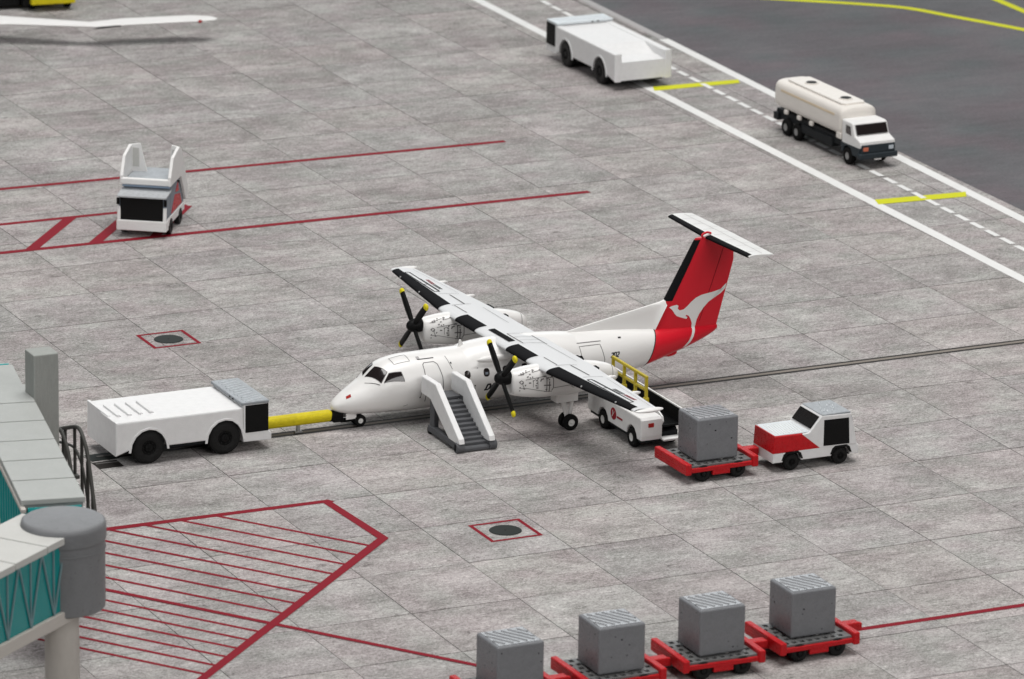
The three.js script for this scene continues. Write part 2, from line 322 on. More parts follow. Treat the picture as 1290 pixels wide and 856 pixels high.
{
  const road = structure('road_markings');
  part('white_line', strip([41.25, -95], [39.6, 30], 0.62), M.whitePaint, road);
  part('white_edge_line', strip([46.62, -60.5], [45.1, 10], 0.62, 0.016), M.whitePaint, road);
  part('grey_edge_line', strip([47.2, -95], [46.64, -60.6], 0.5, 0.016), M.greyPaint, road);
  part('dark_edge_line', strip([46.6, -95], [46.1, -61], 0.1, 0.016), M.joint, road);
  for (let z = -92; z < 20; z += 1.55) { const xa = 44.45 - (z + 75) * 0.0258; part('white_dash', strip([xa, z], [xa - 0.03, z + 1.2], 0.32, 0.024), M.whitePaint, road); }
  part('yellow_bar', quad([40.95, -50.55], [46.1, -50.25], [45.8, -49.5], [40.6, -49.65], 0.019), M.yellowPaint, road);
  part('yellow_bar', quad([40.65, -24.85], [45.75, -24.46], [45.3, -23.6], [40.38, -23.95], 0.019), M.yellowPaint, road);
  const bars = [];
  const c = new THREE.CatmullRomCurve3([[52, -71.2], [57.9, -66.9], [61.5, -64.2], [63.5, -62.3], [64.9, -59.5], [67.1, -54.9], [70, -48]].map(q => V(q[0], 0, q[1]))).getPoints(60);
  for (let i = 0; i < 60; i++) { const a = c[i], b = c[i + 1], ta = c[Math.max(0, i - 1)].clone().sub(c[i + 1]).normalize(), tb = a.clone().sub(c[Math.min(60, i + 2)]).normalize(), w = 0.3;
    bars.push(quad([a.x - ta.z * w, a.z + ta.x * w], [b.x - tb.z * w, b.z + tb.x * w], [b.x + tb.z * w, b.z - tb.x * w], [a.x + ta.z * w, a.z - ta.x * w], 0.003)); }
  part('yellow_curve', bars, M.yellowPaint, road);
  part('yellow_line', strip([69.6, -66], [69.45, -52], 0.55, 0.003), M.yellowPaint, road);

  const st = structure('stand_markings');
  part('red_line', strip([-30, -44.3], [28.3, -42.7], 0.42), M.redPaint, st);
  part('red_line', strip([-30, -37.45], [8.0, -36.95], 0.4), M.redPaint, st);
  part('red_line', strip([-30, -32.5], [27.9, -31.75], 0.44), M.redPaint, st);
  part('red_bar', quad([-2.65, -31.95], [-1.9, -31.95], [2.3, -37.2], [1.55, -37.2], 0.017), M.redPaint, st);
  part('red_bar', quad([0.65, -31.95], [1.4, -31.95], [5.6, -37.2], [4.85, -37.2], 0.017), M.redPaint, st);
  part('red_bar', quad([3.9, -31.95], [4.5, -31.95], [8.2, -36.8], [7.5, -37.1], 0.017), M.redPaint, st);
  part('red_line', strip([6.5, 31.9], [40, 31.95], 0.34), M.redPaint, st);
  for (const z of [-0.21, 0.21]) part('dark_rail', strip([-10.4, z - 0.02], [39.9, z + 0.0], 0.17, 0.016), M.rail, st);
  part('rail_bed', strip([-10.4, -0.02], [39.9, 0], 0.3, 0.012), M.railBed, st);

  const ha = structure('hatched_area');
  const edge = t => [lerp(-4.1, -16.45, t), lerp(14.54, 26.5, t)];
  part('red_border', quad([-18, 8.82], [-4.15, 9.02], [-4.0, 9.38], [-18, 9.24]), M.redPaint, ha);
  part('red_border', quad([-4.15, 9.02], [-3.85, 14.6], [-4.28, 14.55], [-4.52, 9.3], 0.016), M.redPaint, ha);
  part('red_border', quad([-3.85, 14.62], [-4.32, 14.48], [-19.6, 29.2], [-19.1, 29.25], 0.02), M.redPaint, ha);
  // thin bars from the left up to the borders, all parallel in the place
  const dir = new THREE.Vector2(5.41, 7.48).normalize();   // runs like the long red line that crosses the area
  const cross = [-12.44, 22.15];
  part('red_line', strip([cross[0] - dir.x * 14, cross[1] - dir.y * 14], [cross[0] + dir.x * 12, cross[1] + dir.y * 12], 0.27, 0.024), M.redPaint, ha);
  const nrm = [dir.y, -dir.x];
  for (let k = -6; k <= 8; k++) if (k) {
    const o = k * (k > 0 ? 1.27 : 1.03), p0 = [cross[0] + nrm[0] * o, cross[1] + nrm[1] * o];
    // from the top border (z = 9.1) or the far left to the diagonal border
    const s1 = (() => { for (let s = -20; s < 20; s += 0.02) { const x = p0[0] + dir.x * s, z = p0[1] + dir.y * s; const lim = z < 14.55 ? -4.6 + (z - 9.2) * 0.04 : -4.2 - (z - 14.54) * 1.033; if (s > -14 && x > lim) return s; } return 20; })();
    let s0 = (9.15 - p0[1]) / dir.y; s0 = Math.max(s0, -16);
    if (s1 > s0) part('red_bar', strip([p0[0] + dir.x * s0, p0[1] + dir.y * s0], [p0[0] + dir.x * s1, p0[1] + dir.y * s1], 0.19, 0.008), M.redPaint, ha);
  }
}
function pitCover(x, z, label) {
  const t = thing('pit_cover', label, 'pit cover', [x, 0, z], 0, 'round pit covers in red squares');
  part('cover', [new THREE.LatheGeometry([[0, 0.03], [0.56, 0.03], [0.6, 0.026], [0.66, 0.026], [0.68, 0.006]].map(q => new THREE.Vector2(...q)), 40)], M.cover, t);
  part('bolt', disc(0, 0.034, 0, 0.045, 0.012), M.rail, t);
  const a = 1.17, w = 0.17;
  for (const [p, q] of [[[-a, -a + w / 2], [a, -a + w / 2]], [[-a, a - w / 2], [a, a - w / 2]]]) part('red_border', strip(p, q, w, 0.012), M.redPaint, t);
  for (const s of [-1, 1]) part('red_border', strip([s * (a - w / 2), -a + w], [s * (a - w / 2), a - w], w, 0.012), M.redPaint, t);
}
pitCover(0.98, 15.55, 'round black pit cover in red square beside the hatched red area');
pitCover(-1.6, -15.4, 'round black pit cover in red square beyond the white tow tug');
{
  const t = thing('ground_pit', 'black rectangular ground pit plates behind the tow tug', 'pit cover', [-10.9, 0, 0.6]);
  part('plate', bx(-0.5, 0.75, 0.004, 0.03, -1.1, -0.2, 0.01), M.cover, t);
  part('plate', bx(-0.55, 0.55, 0.004, 0.024, 0, 0.9, 0.01), M.rail, t);
  part('bar', bx(-0.1, 0.7, 0.03, 0.05, -0.75, -0.6, 0.01), M.joint, t);
  part('bar', bx(-0.5, 0.5, 0.026, 0.045, 0.2, 0.32, 0.01), M.joint, t);
}

// ---------------------------------------------------------------- wheels
function wheelShape(r, w) {   // lathe round y, turned by the caller
  const k = Math.min(0.3 * w, 0.3 * r);
  const pts = [[r * 0.36, -w * 0.36], [r * 0.46, -w * 0.5], [r - k, -w * 0.5], [r - k * 0.3, -w * 0.42], [r, -w * 0.25], [r, w * 0.25], [r - k * 0.3, w * 0.42], [r - k, w * 0.5], [r * 0.46, w * 0.5], [r * 0.36, w * 0.36]];
  return new THREE.LatheGeometry(pts.map(q => new THREE.Vector2(...q)), 28);
}
function rimShape(r, w) {
  const pts = [[0, w * 0.52], [r * 0.12, w * 0.52], [r * 0.14, w * 0.4], [r * 0.3, w * 0.34], [r * 0.38, w * 0.44], [r * 0.46, w * 0.47], [r * 0.46, -w * 0.47], [r * 0.38, -w * 0.44], [r * 0.3, -w * 0.34], [0, -w * 0.4]];
  return new THREE.LatheGeometry(pts.map(q => new THREE.Vector2(...q)), 24);
}
function wheel(parent, x, y, z, r, w, axis, tyre, rim) {
  const turn = g => { if (axis === 'z') g.rotateX(Math.PI / 2); else g.rotateZ(-Math.PI / 2); return g.translate(x, y, z); };
  const m = part('wheel', turn(wheelShape(r, w)), tyre, parent);
  part('rim', turn(rimShape(r, w)), rim, m);
  return m;
}

// ---------------------------------------------------------------- aircraft
{
  const A = thing('aircraft', 'white twin propeller model aircraft with red tail and white kangaroo emblem', 'airplane', [0, 0, 0], 0.025);
  const T = curve([[-0.15, 1.0], [-0.12, 1.12], [0, 1.27], [0.25, 1.46], [0.66, 1.71], [1.36, 2.15], [1.89, 2.61], [2.2, 2.79], [2.55, 2.9], [3.3, 2.99], [4.2, 3.0], [11, 3.0], [13, 2.93], [15.65, 2.72], [18.95, 2.5]]);
  const B = curve([[-0.15, 0.98], [-0.12, 0.9], [0, 0.81], [0.25, 0.71], [0.66, 0.62], [1.4, 0.55], [3, 0.47], [4.5, 0.45], [10.6, 0.45], [12.5, 0.58], [14.94, 1.0], [16.5, 1.4], [17.75, 1.76], [18.8, 2.2], [18.95, 2.3]]);
  const Wd = curve([[-0.15, 0.01], [-0.12, 0.13], [0, 0.29], [0.25, 0.47], [0.66, 0.70], [1.4, 0.98], [1.9, 1.11], [2.5, 1.2], [3.4, 1.26], [4.5, 1.27], [11, 1.27], [13, 1.13], [15, 0.86], [16.5, 0.6], [17.75, 0.38], [18.8, 0.17], [18.95, 0.1]]);
  const P = (x, f, off = 0) => {
    const cy = (T(x) + B(x)) / 2, ry = (T(x) - B(x)) / 2, w = Wd(x), n = V(0, Math.cos(f) * w, Math.sin(f) * ry).normalize();
    return V(x, cy + ry * Math.cos(f) + n.y * off, w * Math.sin(f) + n.z * off);
  };
  const phi = (x, y) => { const cy = (T(x) + B(x)) / 2, ry = (T(x) - B(x)) / 2; return Math.acos(Math.max(-1, Math.min(1, (y - cy) / ry))); };
  const xb = f => 15.1 + 0.58 * Math.pow((1 + Math.cos(f)) / 2, 1.25);
  const NR = 56, rows = [], tail = [];
  for (let i = 0; i <= 90; i++) { const t = i / 90, s = t < 0.35 ? 0.26 * Math.pow(t / 0.35, 2.0) : 0.26 + 0.74 * (t - 0.35) / 0.65; rows.push(Array.from({ length: NR + 1 }, (_, j) => { const f = -j / NR * 2 * Math.PI; return P(lerp(-0.15, xb(f), s), f); })); }
  for (let i = 0; i <= 24; i++) tail.push(Array.from({ length: NR + 1 }, (_, j) => { const f = -j / NR * 2 * Math.PI; return P(lerp(xb(f) - 0.02, 18.95, i / 24), f, i === 0 ? -0.02 : 0.004); }));
  tail.push(Array.from({ length: NR + 1 }, () => V(18.99, 2.4, 0)));
  const fus = part('fuselage', grid(rows, true), M.jet, A);
  part('tail_cone', grid(tail, true), M.jetRed, A, 'red tail cone');
  // a thin printed line along (x, angle) points of the hull
  const hullLine = (pts, w, closed) => {
    const q = []; const src = closed ? [...pts, pts[0]] : pts;
    for (let i = 0; i < src.length - 1; i++) for (let k = 0; k < 8; k++) q.push([lerp(src[i][0], src[i + 1][0], k / 8), lerp(src[i][1], src[i + 1][1], k / 8)]);
    q.push(src[src.length - 1]);
    const a = q.map(([x, f]) => P(x, f, 0.008)), L = [], R = [];
    a.forEach((p, i) => { const d = a[Math.min(i + 1, a.length - 1)].clone().sub(a[Math.max(i - 1, 0)]).normalize(), n = P(q[i][0], q[i][1], 0.2).sub(P(q[i][0], q[i][1])).normalize(), s = d.cross(n).multiplyScalar(w / 2); L.push(p.clone().add(s)); R.push(p.clone().sub(s)); });
    return grid([L, R]);
  };
  const hullPatch = (c, off = 0.008, n = 8, m = 8) => {   // four corners [x, angle]: a b over d c
    const rws = []; for (let i = 0; i <= n; i++) { const r = []; for (let j = 0; j <= m; j++) { const u = i / n, v = j / m; const x = lerp(lerp(c[0][0], c[1][0], u), lerp(c[3][0], c[2][0], u), v), f = lerp(lerp(c[0][1], c[1][1], u), lerp(c[3][1], c[2][1], u), v); r.push(P(x, f, off)); } rws.push(r); }
    return grid(rws);
  };
  for (const s of [1, -1]) {
    const fr = [[1.90, 0.10 * s], [2.2, 0.72 * s], [1.84, 1.02 * s], [1.43, 0.10 * s]], sd = [[2.25, 0.80 * s], [2.79, 0.88 * s], [2.87, 1.24 * s], [1.95, 1.07 * s]];
    part('windscreen', hullPatch(fr), M.glassDark, A); part('cockpit_window', hullPatch(sd), M.glassDark, A);
    part('frame_line', [hullLine(fr, 0.03, true), hullLine(sd, 0.03, true)], M.thin, A);
    part('wiper', hullLine([[1.28, 0.45 * s], [1.78, 1.06 * s]], 0.035), M.line, A);
  }
  // cabin windows, both sides
  for (const s of [1, -1]) for (let k = 0; k < 7; k++) {
    const x = 5.88 + k * 0.93; if (s > 0 && k > 6) continue;
    const f = phi(x, 2.05), pts = [], c = P(x, f * s, 0.012), n = P(x, f * s, 0.3).sub(P(x, f * s)).normalize(), up = V(1, 0, 0).cross(n).multiplyScalar(-s).normalize();
    const shape = (rx, ry, off) => { const P2 = []; for (let i = 0; i < 20; i++) { const a = i / 20 * 2 * Math.PI, sx = Math.sign(Math.cos(a)) * Math.pow(Math.abs(Math.cos(a)), 0.75) * rx, sy = Math.sign(Math.sin(a)) * Math.pow(Math.abs(Math.sin(a)), 0.75) * ry; const h = 2.05 + sy, ff = phi(x, h) * s; P2.push(P(x + sx, ff, off)); } const cc = P(x, f * s, off + 0.002); return grid([P2.map(() => cc).concat([cc]), [...P2, P2[0]]]); };
    const w = part('cabin_window', shape(0.145, 0.18, 0.012), M.glassDark, A);
    if (k !== 0) part('blind', hullPatch([[x - 0.07, phi(x, 2.06) * s], [x + 0.07, phi(x, 2.06) * s], [x + 0.07, phi(x, 1.97) * s], [x - 0.07, phi(x, 1.97) * s]], 0.022, 3, 3), M.slateBlue, w);
  }
  const ph = (x, y) => [x, phi(x, y)];
  part('door_outline', hullLine([ph(3.88, 1.05), ph(3.86, 2.0), ph(3.87, 2.66), ph(3.95, 2.72), ph(4.42, 2.72), ph(4.55, 2.63), ph(4.68, 2.1), ph(4.7, 1.05)], 0.035), M.thin, A);
  part('door_sill_line', hullLine([ph(3.72, 2.84), ph(4.5, 2.84)], 0.05), M.line, A);
  part('rear_door_outline', hullLine([ph(11.56, 1.4), ph(11.52, 2.58), ph(12.58, 2.55), ph(12.7, 1.9), ph(12.66, 1.4)], 0.03), M.thin, A);
  part('rear_door_rail', hullLine([ph(11.45, 2.70), ph(12.68, 2.66)], 0.045), M.thin, A);
  part('panel_line', [hullLine([[2.55, 0.12], [3.3, 0.12], [3.35, 0.52], [2.6, 0.52]], 0.025, true)], M.thin, A);
  part('panel_line', hullLine([[5.05, 0.5], [5.12, 0.8], [5.2, 1.05]], 0.025), M.thin, A);
  part('panel_line', hullLine([ph(3.62, 1.3), ph(3.66, 1.95)], 0.025), M.thin, A);
  for (const [x, y] of [[3.66, 1.98], [3.6, 1.3], [6.25, 1.52], [6.23, 1.4], [6.4, 2.3], [5.2, 2.6]]) part('access_port', hullPatch([[x - 0.03, phi(x, y + 0.03)], [x + 0.03, phi(x, y + 0.03)], [x + 0.03, phi(x, y - 0.03)], [x - 0.03, phi(x, y - 0.03)]], 0.01, 2, 2), M.line, A);
  part('port', hullPatch([[3.7, 0.35], [3.85, 0.35], [3.85, 0.48], [3.7, 0.48]], 0.01, 2, 2), M.greyPaint, A);
  part('nose_light', hullPatch([[0.42, 0.62], [0.62, 0.60], [0.60, 0.85], [0.40, 0.88]], 0.012, 4, 4), M.lampRed, A);
  part('dark_line', [hullLine([ph(2.2, 0.68), ph(2.5, 0.74)], 0.03), hullLine([ph(1.75, 0.62), ph(1.95, 0.65)], 0.03), hullLine([ph(2.9, 0.92), ph(3.1, 0.98)], 0.03)], M.thin, A);
  part('tail_port', hullPatch([[13.6, 0.62], [13.75, 0.62], [13.75, 0.70], [13.6, 0.70]], 0.01, 2, 2), M.line, A);
  part('antenna', prism([[5.95, 2.95], [6.3, 2.95], [6.24, 3.1], [6.12, 3.3], [6.06, 3.3], [6.02, 3.08]], -0.05, 0.05, 'z', 0.02), M.jet, A);
  part('red_edge', hullLine(Array.from({ length: 14 }, (_, i) => { const f = 0.15 + i / 13 * 2.8; return [xb(f) - 0.02, f]; }), 0.05), M.line, A);
  // printed lettering: flat letters bent onto the hull
  const letters = (strokes, x, y, h, slant, w) => strokes.map(l => hullLine(l.map(([u, v]) => ph(x + u * h + v * h * slant, y + v * h)), w));
  const D = [[0, 0], [0, 1], [0.5, 1], [0.68, 0.75], [0.68, 0.3], [0.5, 0], [-0.25, 0]], Aa = [[0.9, 0], [1.2, 1], [1.5, 1], [1.7, 0]], A2 = [[1.05, 0.4], [1.62, 0.4]];
  part('lettering', letters([D, Aa, A2], 6.78, 1.25, 0.25, 0.35, 0.085), M.line, A, 'slanted black lettering');
  const two = [[0, 0.95], [0.5, 1], [0.55, 0.6], [0, 0.1], [0.6, 0]], zero = [[0.8, 0], [0.8, 1], [1.3, 1], [1.3, 0], [0.8, 0]], two2 = two.map(([u, v]) => [u + 1.5, v]);
  part('lettering', letters([two, zero, two2], 13.02, 1.93, 0.2, 0.3, 0.05), M.line, A, 'small black lettering by the rear door');

  // ---- wing
  const prof = t => 5 * (0.2969 * Math.sqrt(t) - 0.126 * t - 0.3516 * t * t + 0.2843 * t * t * t - 0.1036 * t * t * t * t);
  const LE = z => { z = Math.abs(z); return z < 4.9 ? 7.58 : lerp(7.58, 8.42, (z - 4.9) / 7.1); };
  const TE = z => { z = Math.abs(z); return z < 4.9 ? 10.02 : lerp(10.02, 9.57, (z - 4.9) / 7.1); };
  const TH = z => { z = Math.abs(z); return z < 4.9 ? 0.36 : lerp(0.36, 0.18, (z - 4.9) / 7.1); };
  const YM = z => 3.06 + Math.max(0, Math.abs(z) - 4.9) * 0.004;
  const W = (t, z, side, off = 0) => { const c = TE(z) - LE(z), h = TH(z) * prof(t); return V(LE(z) + c * t, YM(z) + side * (h * (side > 0 ? 1.05 : 0.75) + off) + 0.02 * (1 - t), z); };
  const wingTop = (x, z, off = 0.012) => { const t = Math.max(0.001, (x - LE(z)) / (TE(z) - LE(z))); return W(t, z, 1, off); };
  const wr = []; const zs = []; for (let i = 0; i <= 60; i++) zs.push(lerp(-12, 12, i / 60));
  for (const z of zs) { const r = []; for (let i = 0; i <= 16; i++) { const t = Math.pow(1 - i / 16, 1.6); r.push(W(t, z, -1)); } for (let i = 1; i <= 16; i++) r.push(W(Math.pow(i / 16, 1.6), z, 1)); wr.push(r); }
  const wing = part('wing', grid(wr), M.wing, A);
  const boot = (z0, z1, t1, off, t0 = 0) => {
    const r = []; const n = 16; for (let i = 0; i <= n; i++) { const z = lerp(z0, z1, i / n), row = []; if (t0 === 0) for (let k = 8; k > 0; k--) { const p = W(t1 * 0.8 * (k / 8) ** 2, z, -1, off); p.x -= off; row.push(p); } for (let k = 0; k <= 8; k++) { const p = W(lerp(t0, t1, (k / 8) ** 2), z, 1, off); p.x -= off * (1 - k / 8); row.push(p); } r.push(row); } return grid(r);
  };
  for (const s of [1, -1]) {
    part('deicing_boot', boot(s > 0 ? 5.35 : -11.75, s > 0 ? 11.75 : -5.35, 0.26, 0.016), M.boot, A);
    part('deicing_boot', boot(s > 0 ? 1.55 : -3.5, s > 0 ? 3.5 : -1.55, 0.25, 0.016), M.boot, A);
    part('wing_tip', ell(9.12, YM(12) + 0.0, 12.0 * s, 0.68, 0.1, 0.2, 24), M.jet, A);
    for (const z of [8.0, 10.6]) part('stud', ell(W(0.02, z * s, 1).x - 0.02, W(0.02, z * s, 1).y, z * s, 0.05, 0.05, 0.05, 8), M.rimGrey, A);
    for (const z of [6.9, 9.4]) part('flap_fairing', ell(TE(z) + 0.05, YM(z) - 0.05, z * s, 0.32, 0.09, 0.1, 12), M.jet, A);
  }
  part('deicing_boot', boot(-1.0, 1.05, 0.29, 0.022, 0.17), M.boot, A);
  const wingLine = (pts, w, closed) => {
    const src = closed ? [...pts, pts[0]] : pts, q = []; for (let i = 0; i < src.length - 1; i++) for (let k = 0; k < 6; k++) q.push([lerp(src[i][0], src[i + 1][0], k / 6), lerp(src[i][1], src[i + 1][1], k / 6)]); q.push(src[src.length - 1]);
    const L = [], R = []; q.forEach((p, i) => { const a = q[Math.max(0, i - 1)], b = q[Math.min(q.length - 1, i + 1)], d = [b[0] - a[0], b[1] - a[1]], l = Math.hypot(...d) || 1, n = [-d[1] / l * w / 2, d[0] / l * w / 2]; L.push(wingTop(p[0] + n[0], p[1] + n[1])); R.push(wingTop(p[0] - n[0], p[1] - n[1])); });
    return grid([R, L]);
  };
  // panel prints on the wing's upper side (x towards the trailing edge, z along the span)
  part('walkway_outline', [wingLine([[8.45, -0.1], [8.45, 1.5]], 0.06), wingLine([[8.45, 1.5], [9.5, 1.55]], 0.03), wingLine([[9.5, 1.75], [9.5, -0.25]], 0.05), wingLine([[9.4, -0.1], [8.45, -0.1]], 0.025), wingLine([[8.5, 0.5], [9.45, 0.5]], 0.02), wingLine([[8.5, 1.0], [9.45, 1.0]], 0.02)], M.thin, wing);
  for (const s of [1, -1]) {
    part('panel_line', [wingLine([[8.3, 3.8 * s], [8.3, 5.05 * s]], 0.05), wingLine([[8.2, 5.12 * s], [9.2, 5.2 * s]], 0.03), wingLine([[8.87, 5.25 * s], [8.94, 6.85 * s]], 0.08), wingLine([[8.5, 7.1 * s], [9.5, 7.05 * s]], 0.025), wingLine([[9.45, 1.9 * s], [9.5, 4.6 * s]], 0.02), wingLine([[9.55, 7.3 * s], [9.36, 11.6 * s]], 0.015)], M.thin, wing);
    const o = [[8.5, 7.5 * s], [8.72, 7.45 * s], [8.9, 11.0 * s], [8.68, 11.05 * s]], b0 = s > 0 ? 9.0 : 7.85;
    part('outline', [wingLine(o, 0.07, true), wingLine([[8.54, 8.8 * s], [8.78, 8.8 * s]], 0.06), wingLine([[8.77, 7.6 * s], [8.88, 9.8 * s]], 0.05), wingLine([[8.8, 9.8 * s], [8.9, 9.75 * s]], 0.06)], M.line, wing);
    part('wing_lettering', [-0.05, 0.05].map(u => wingLine([[9.0 + u, b0 * s], [9.04 + u, (b0 + 0.85) * s]], 0.06)), M.line, wing); part('wing_lettering', [-0.05, 0.05].map(u => wingLine([[9.05 + u, (b0 + 0.9) * s], [9.13 + u, (b0 + 1.75) * s]], 0.06)), M.redPaint, wing);
  }
  // fairing between hull and wing
  { const r = []; for (let i = 0; i <= 24; i++) { const t = i / 24, x = lerp(6.0, 11.6, t), k = Math.pow(Math.sin(Math.PI * Math.pow(t, 0.72)), 0.75), row = []; for (let j = 0; j <= 24; j++) { const f = lerp(-1.15, 1.15, j / 24), e = 0.24 * k * Math.pow(Math.cos(f / 1.15 * Math.PI / 2), 0.5); row.push(P(x, f, e - 0.01)); } r.push(row); } part('wing_fairing', flipWind(grid(r)), M.jet, A); }
  for (const s of [1, -1]) part('root_fairing', ell(7.3, 2.62, 1.12 * s, 0.9, 0.16, 0.14, 20), M.jet, A);

  // ---- engines, propellers, main gear
  const nT = curve([[6.28, 2.98], [6.36, 3.05], [6.6, 3.1], [7.2, 3.17], [7.9, 3.2], [9.3, 3.12], [10.2, 3.05], [11.0, 2.87], [11.45, 2.64], [11.64, 2.32]]);
  const nB = curve([[6.28, 2.12], [6.36, 2.0], [6.6, 1.92], [7.2, 1.8], [7.9, 1.72], [9.3, 1.7], [10.2, 1.8], [11.0, 1.92], [11.45, 2.06], [11.64, 2.28]]);
  const nW = curve([[6.28, 0.36], [6.36, 0.45], [6.6, 0.52], [7.2, 0.58], [7.9, 0.6], [9.3, 0.6], [10.2, 0.56], [11.0, 0.47], [11.45, 0.32], [11.64, 0.03]]);
  for (const s of [1, -1]) {
    const zc = 4.4 * s;
    const N = (x, f, off = 0) => { const cy = (nT(x) + nB(x)) / 2, ry = (nT(x) - nB(x)) / 2, w = nW(x), e = 0.82, c = Math.cos(f), d = Math.sin(f); return V(x, cy + (ry + off) * Math.sign(c) * Math.pow(Math.abs(c), e), zc + (w + off) * Math.sign(d) * Math.pow(Math.abs(d), e)); };
    const r = []; for (let i = 0; i <= 44; i++) { const t = i / 44, x = lerp(6.28, 11.64, t < 0.2 ? 0.06 * (t / 0.2) : 0.06 + 0.94 * (t - 0.2) / 0.8); r.push(Array.from({ length: 41 }, (_, j) => N(x, -j / 40 * 2 * Math.PI))); }
    r.unshift(Array.from({ length: 41 }, () => V(6.3, 2.6, zc)));
    const nac = part('engine_nacelle', grid(r, true), M.jet, A);
    const nl = (pts, w) => { const q = []; for (let i = 0; i < pts.length - 1; i++) for (let k = 0; k < 5; k++) q.push([lerp(pts[i][0], pts[i + 1][0], k / 5), lerp(pts[i][1], pts[i + 1][1], k / 5)]); q.push(pts[pts.length - 1]); const a = q.map(([x, f]) => N(x, f, 0.01)), L = [], R = []; a.forEach((p, i) => { const d = a[Math.min(i + 1, a.length - 1)].clone().sub(a[Math.max(i - 1, 0)]).normalize(), n = N(q[i][0], q[i][1], 0.2).sub(N(q[i][0], q[i][1])).normalize(), k = d.cross(n).multiplyScalar(w / 2); L.push(p.clone().add(k)); R.push(p.clone().sub(k)); }); return grid([L, R]); };
    const rd = rng(77);
    // the printed panel joints seen on the side facing the stand lines (both engines show the same print)
    const g = [
      nl([[6.55, 1.72], [6.95, 1.75], [7.8, 1.98]], 0.022), nl([[6.85, 1.28], [7.05, 1.26], [7.8, 1.18], [7.85, 1.35]], 0.025), nl([[7.2, 1.68], [7.2, 1.4], [7.3, 1.32], [7.42, 1.42], [7.42, 1.7]], 0.022),
      nl([[7.85, 1.3], [7.85, 1.98]], 0.04), nl([[8.12, 1.25], [8.17, 1.4], [8.17, 1.8], [8.1, 1.95]], 0.035), nl([[7.7, 1.62], [8.05, 1.64]], 0.05), nl([[7.98, 1.5], [7.98, 2.05]], 0.045), nl([[7.75, 2.0], [8.12, 2.02]], 0.03), nl([[7.82, 1.34], [8.1, 1.28]], 0.03),
      nl([[8.2, 1.8], [9.05, 1.72]], 0.025), nl([[9.05, 1.5], [9.08, 1.85], [9.2, 1.9]], 0.025), nl([[6.55, 1.4], [6.65, 1.3], [6.75, 1.4], [6.65, 1.52], [6.55, 1.4]], 0.03), nl([[6.7, 1.52], [6.78, 1.72]], 0.025),
      nl([[6.55, 0.85], [7.15, 0.62]], 0.02), nl([[7.2, 0.78], [7.6, 0.7], [7.62, 0.45]], 0.022)];
    for (let k = 0; k < 44; k++) { const x = lerp(6.55, 8.15, rd()), f = lerp(0.55, 2.0, rd()); g.push(nl([[x, f], [x + lerp(0.04, 0.1, rd()), f + (rd() - 0.5) * 0.1]], 0.05)); }
    part('panel_print', s > 0 ? g : g, M.thin, nac);
    if (s < 0) { /* the far engine turns the same side to the viewer */ }
    part('exhaust', [prism([[8.45, 2.62], [8.6, 2.7], [9.1, 2.68], [9.2, 2.6], [8.9, 2.56]], zc + s * 0.55 - 0.07, zc + s * 0.55 + 0.07, 'z', 0.02)], M.boot, nac);
    part('exhaust', [prism([[8.45, 2.62], [8.6, 2.7], [9.1, 2.68], [9.2, 2.6], [8.9, 2.56]], zc - s * 0.55 - 0.07, zc - s * 0.55 + 0.07, 'z', 0.02)], M.boot, nac);
    part('flap_gap', bx(9.7, 10.25, 2.9, 2.99, zc - 1.15, zc - 0.55, 0.01), M.boot, nac);
    part('flap_gap', bx(9.7, 10.25, 2.9, 2.99, zc + 0.55, zc + 0.9, 0.01), M.boot, nac);
    part('tail_line', nl(Array.from({ length: 9 }, (_, i) => [11.22 - 0.06 * Math.sin(i / 8 * 3.1), 0.3 + i / 8 * 2.6]), 0.02), M.thin, nac);
    // propeller
    const hub = part('propeller_hub', new THREE.LatheGeometry([[0, 0.34], [0.1, 0.33], [0.19, 0.27], [0.26, 0.16], [0.31, 0], [0.33, -0.2], [0.31, -0.36], [0, -0.36]].map(q => new THREE.Vector2(...q)), 28).rotateZ(Math.PI / 2).translate(5.96, 2.78, zc), M.prop, A);
    for (let k = 0; k < 4; k++) {
      const ang = Math.PI / 4 + k * Math.PI / 2 + 0.03;
      const sec = (a, w, th, tw) => { const q = []; for (let i = 0; i <= 12; i++) { const b = i / 12 * 2 * Math.PI, u = Math.cos(b) * w / 2, v = Math.sin(b) * th / 2; const c = Math.cos(tw), d = Math.sin(tw); const lx = u * d + v * c, lt = u * c - v * d; q.push(V(5.94 + lx, 2.78 + Math.cos(ang) * a - Math.sin(ang) * lt, zc + Math.sin(ang) * a + Math.cos(ang) * lt)); } return q; };
      const bl = [[0.2, 0.2, 0.18, 0.35], [0.45, 0.27, 0.18, 0.3], [0.8, 0.33, 0.18, 0.25], [1.2, 0.34, 0.17, 0.2], [1.68, 0.3, 0.16, 0.18]];
      const blade = part('blade', grid(bl.map(q => sec(...q)), true), M.prop, A);
      part('blade_tip', grid([[1.68, 0.33, 0.19, 0.18], [1.76, 0.33, 0.19, 0.18], [1.84, 0.28, 0.17, 0.18], [1.885, 0.17, 0.1, 0.18], [1.9, 0.01, 0.01, 0.18]].map(q => sec(...q)), true), M.tipYellow, blade);
    }
    // main gear
    const zg = 4.2 * s;
    part('gear_door', bx(8.6, 9.66, 1.32, 1.8, zg - 0.28, zg + 0.3, 0.03), M.jet, A);
    part('gear_leg', [rod([8.98, 1.4, zg + 0.06], [9.28, 0.42, zg + 0.02], 0.1, 0.075), rod([9.48, 1.4, zg + 0.06], [9.36, 0.42, zg + 0.02], 0.1, 0.075), rod([9.2, 1.36, zg - 0.15], [9.32, 0.5, zg], 0.07), disc(9.33, 0.36, zg, 0.1, 0.4, 'z', 12)], M.jet, A);
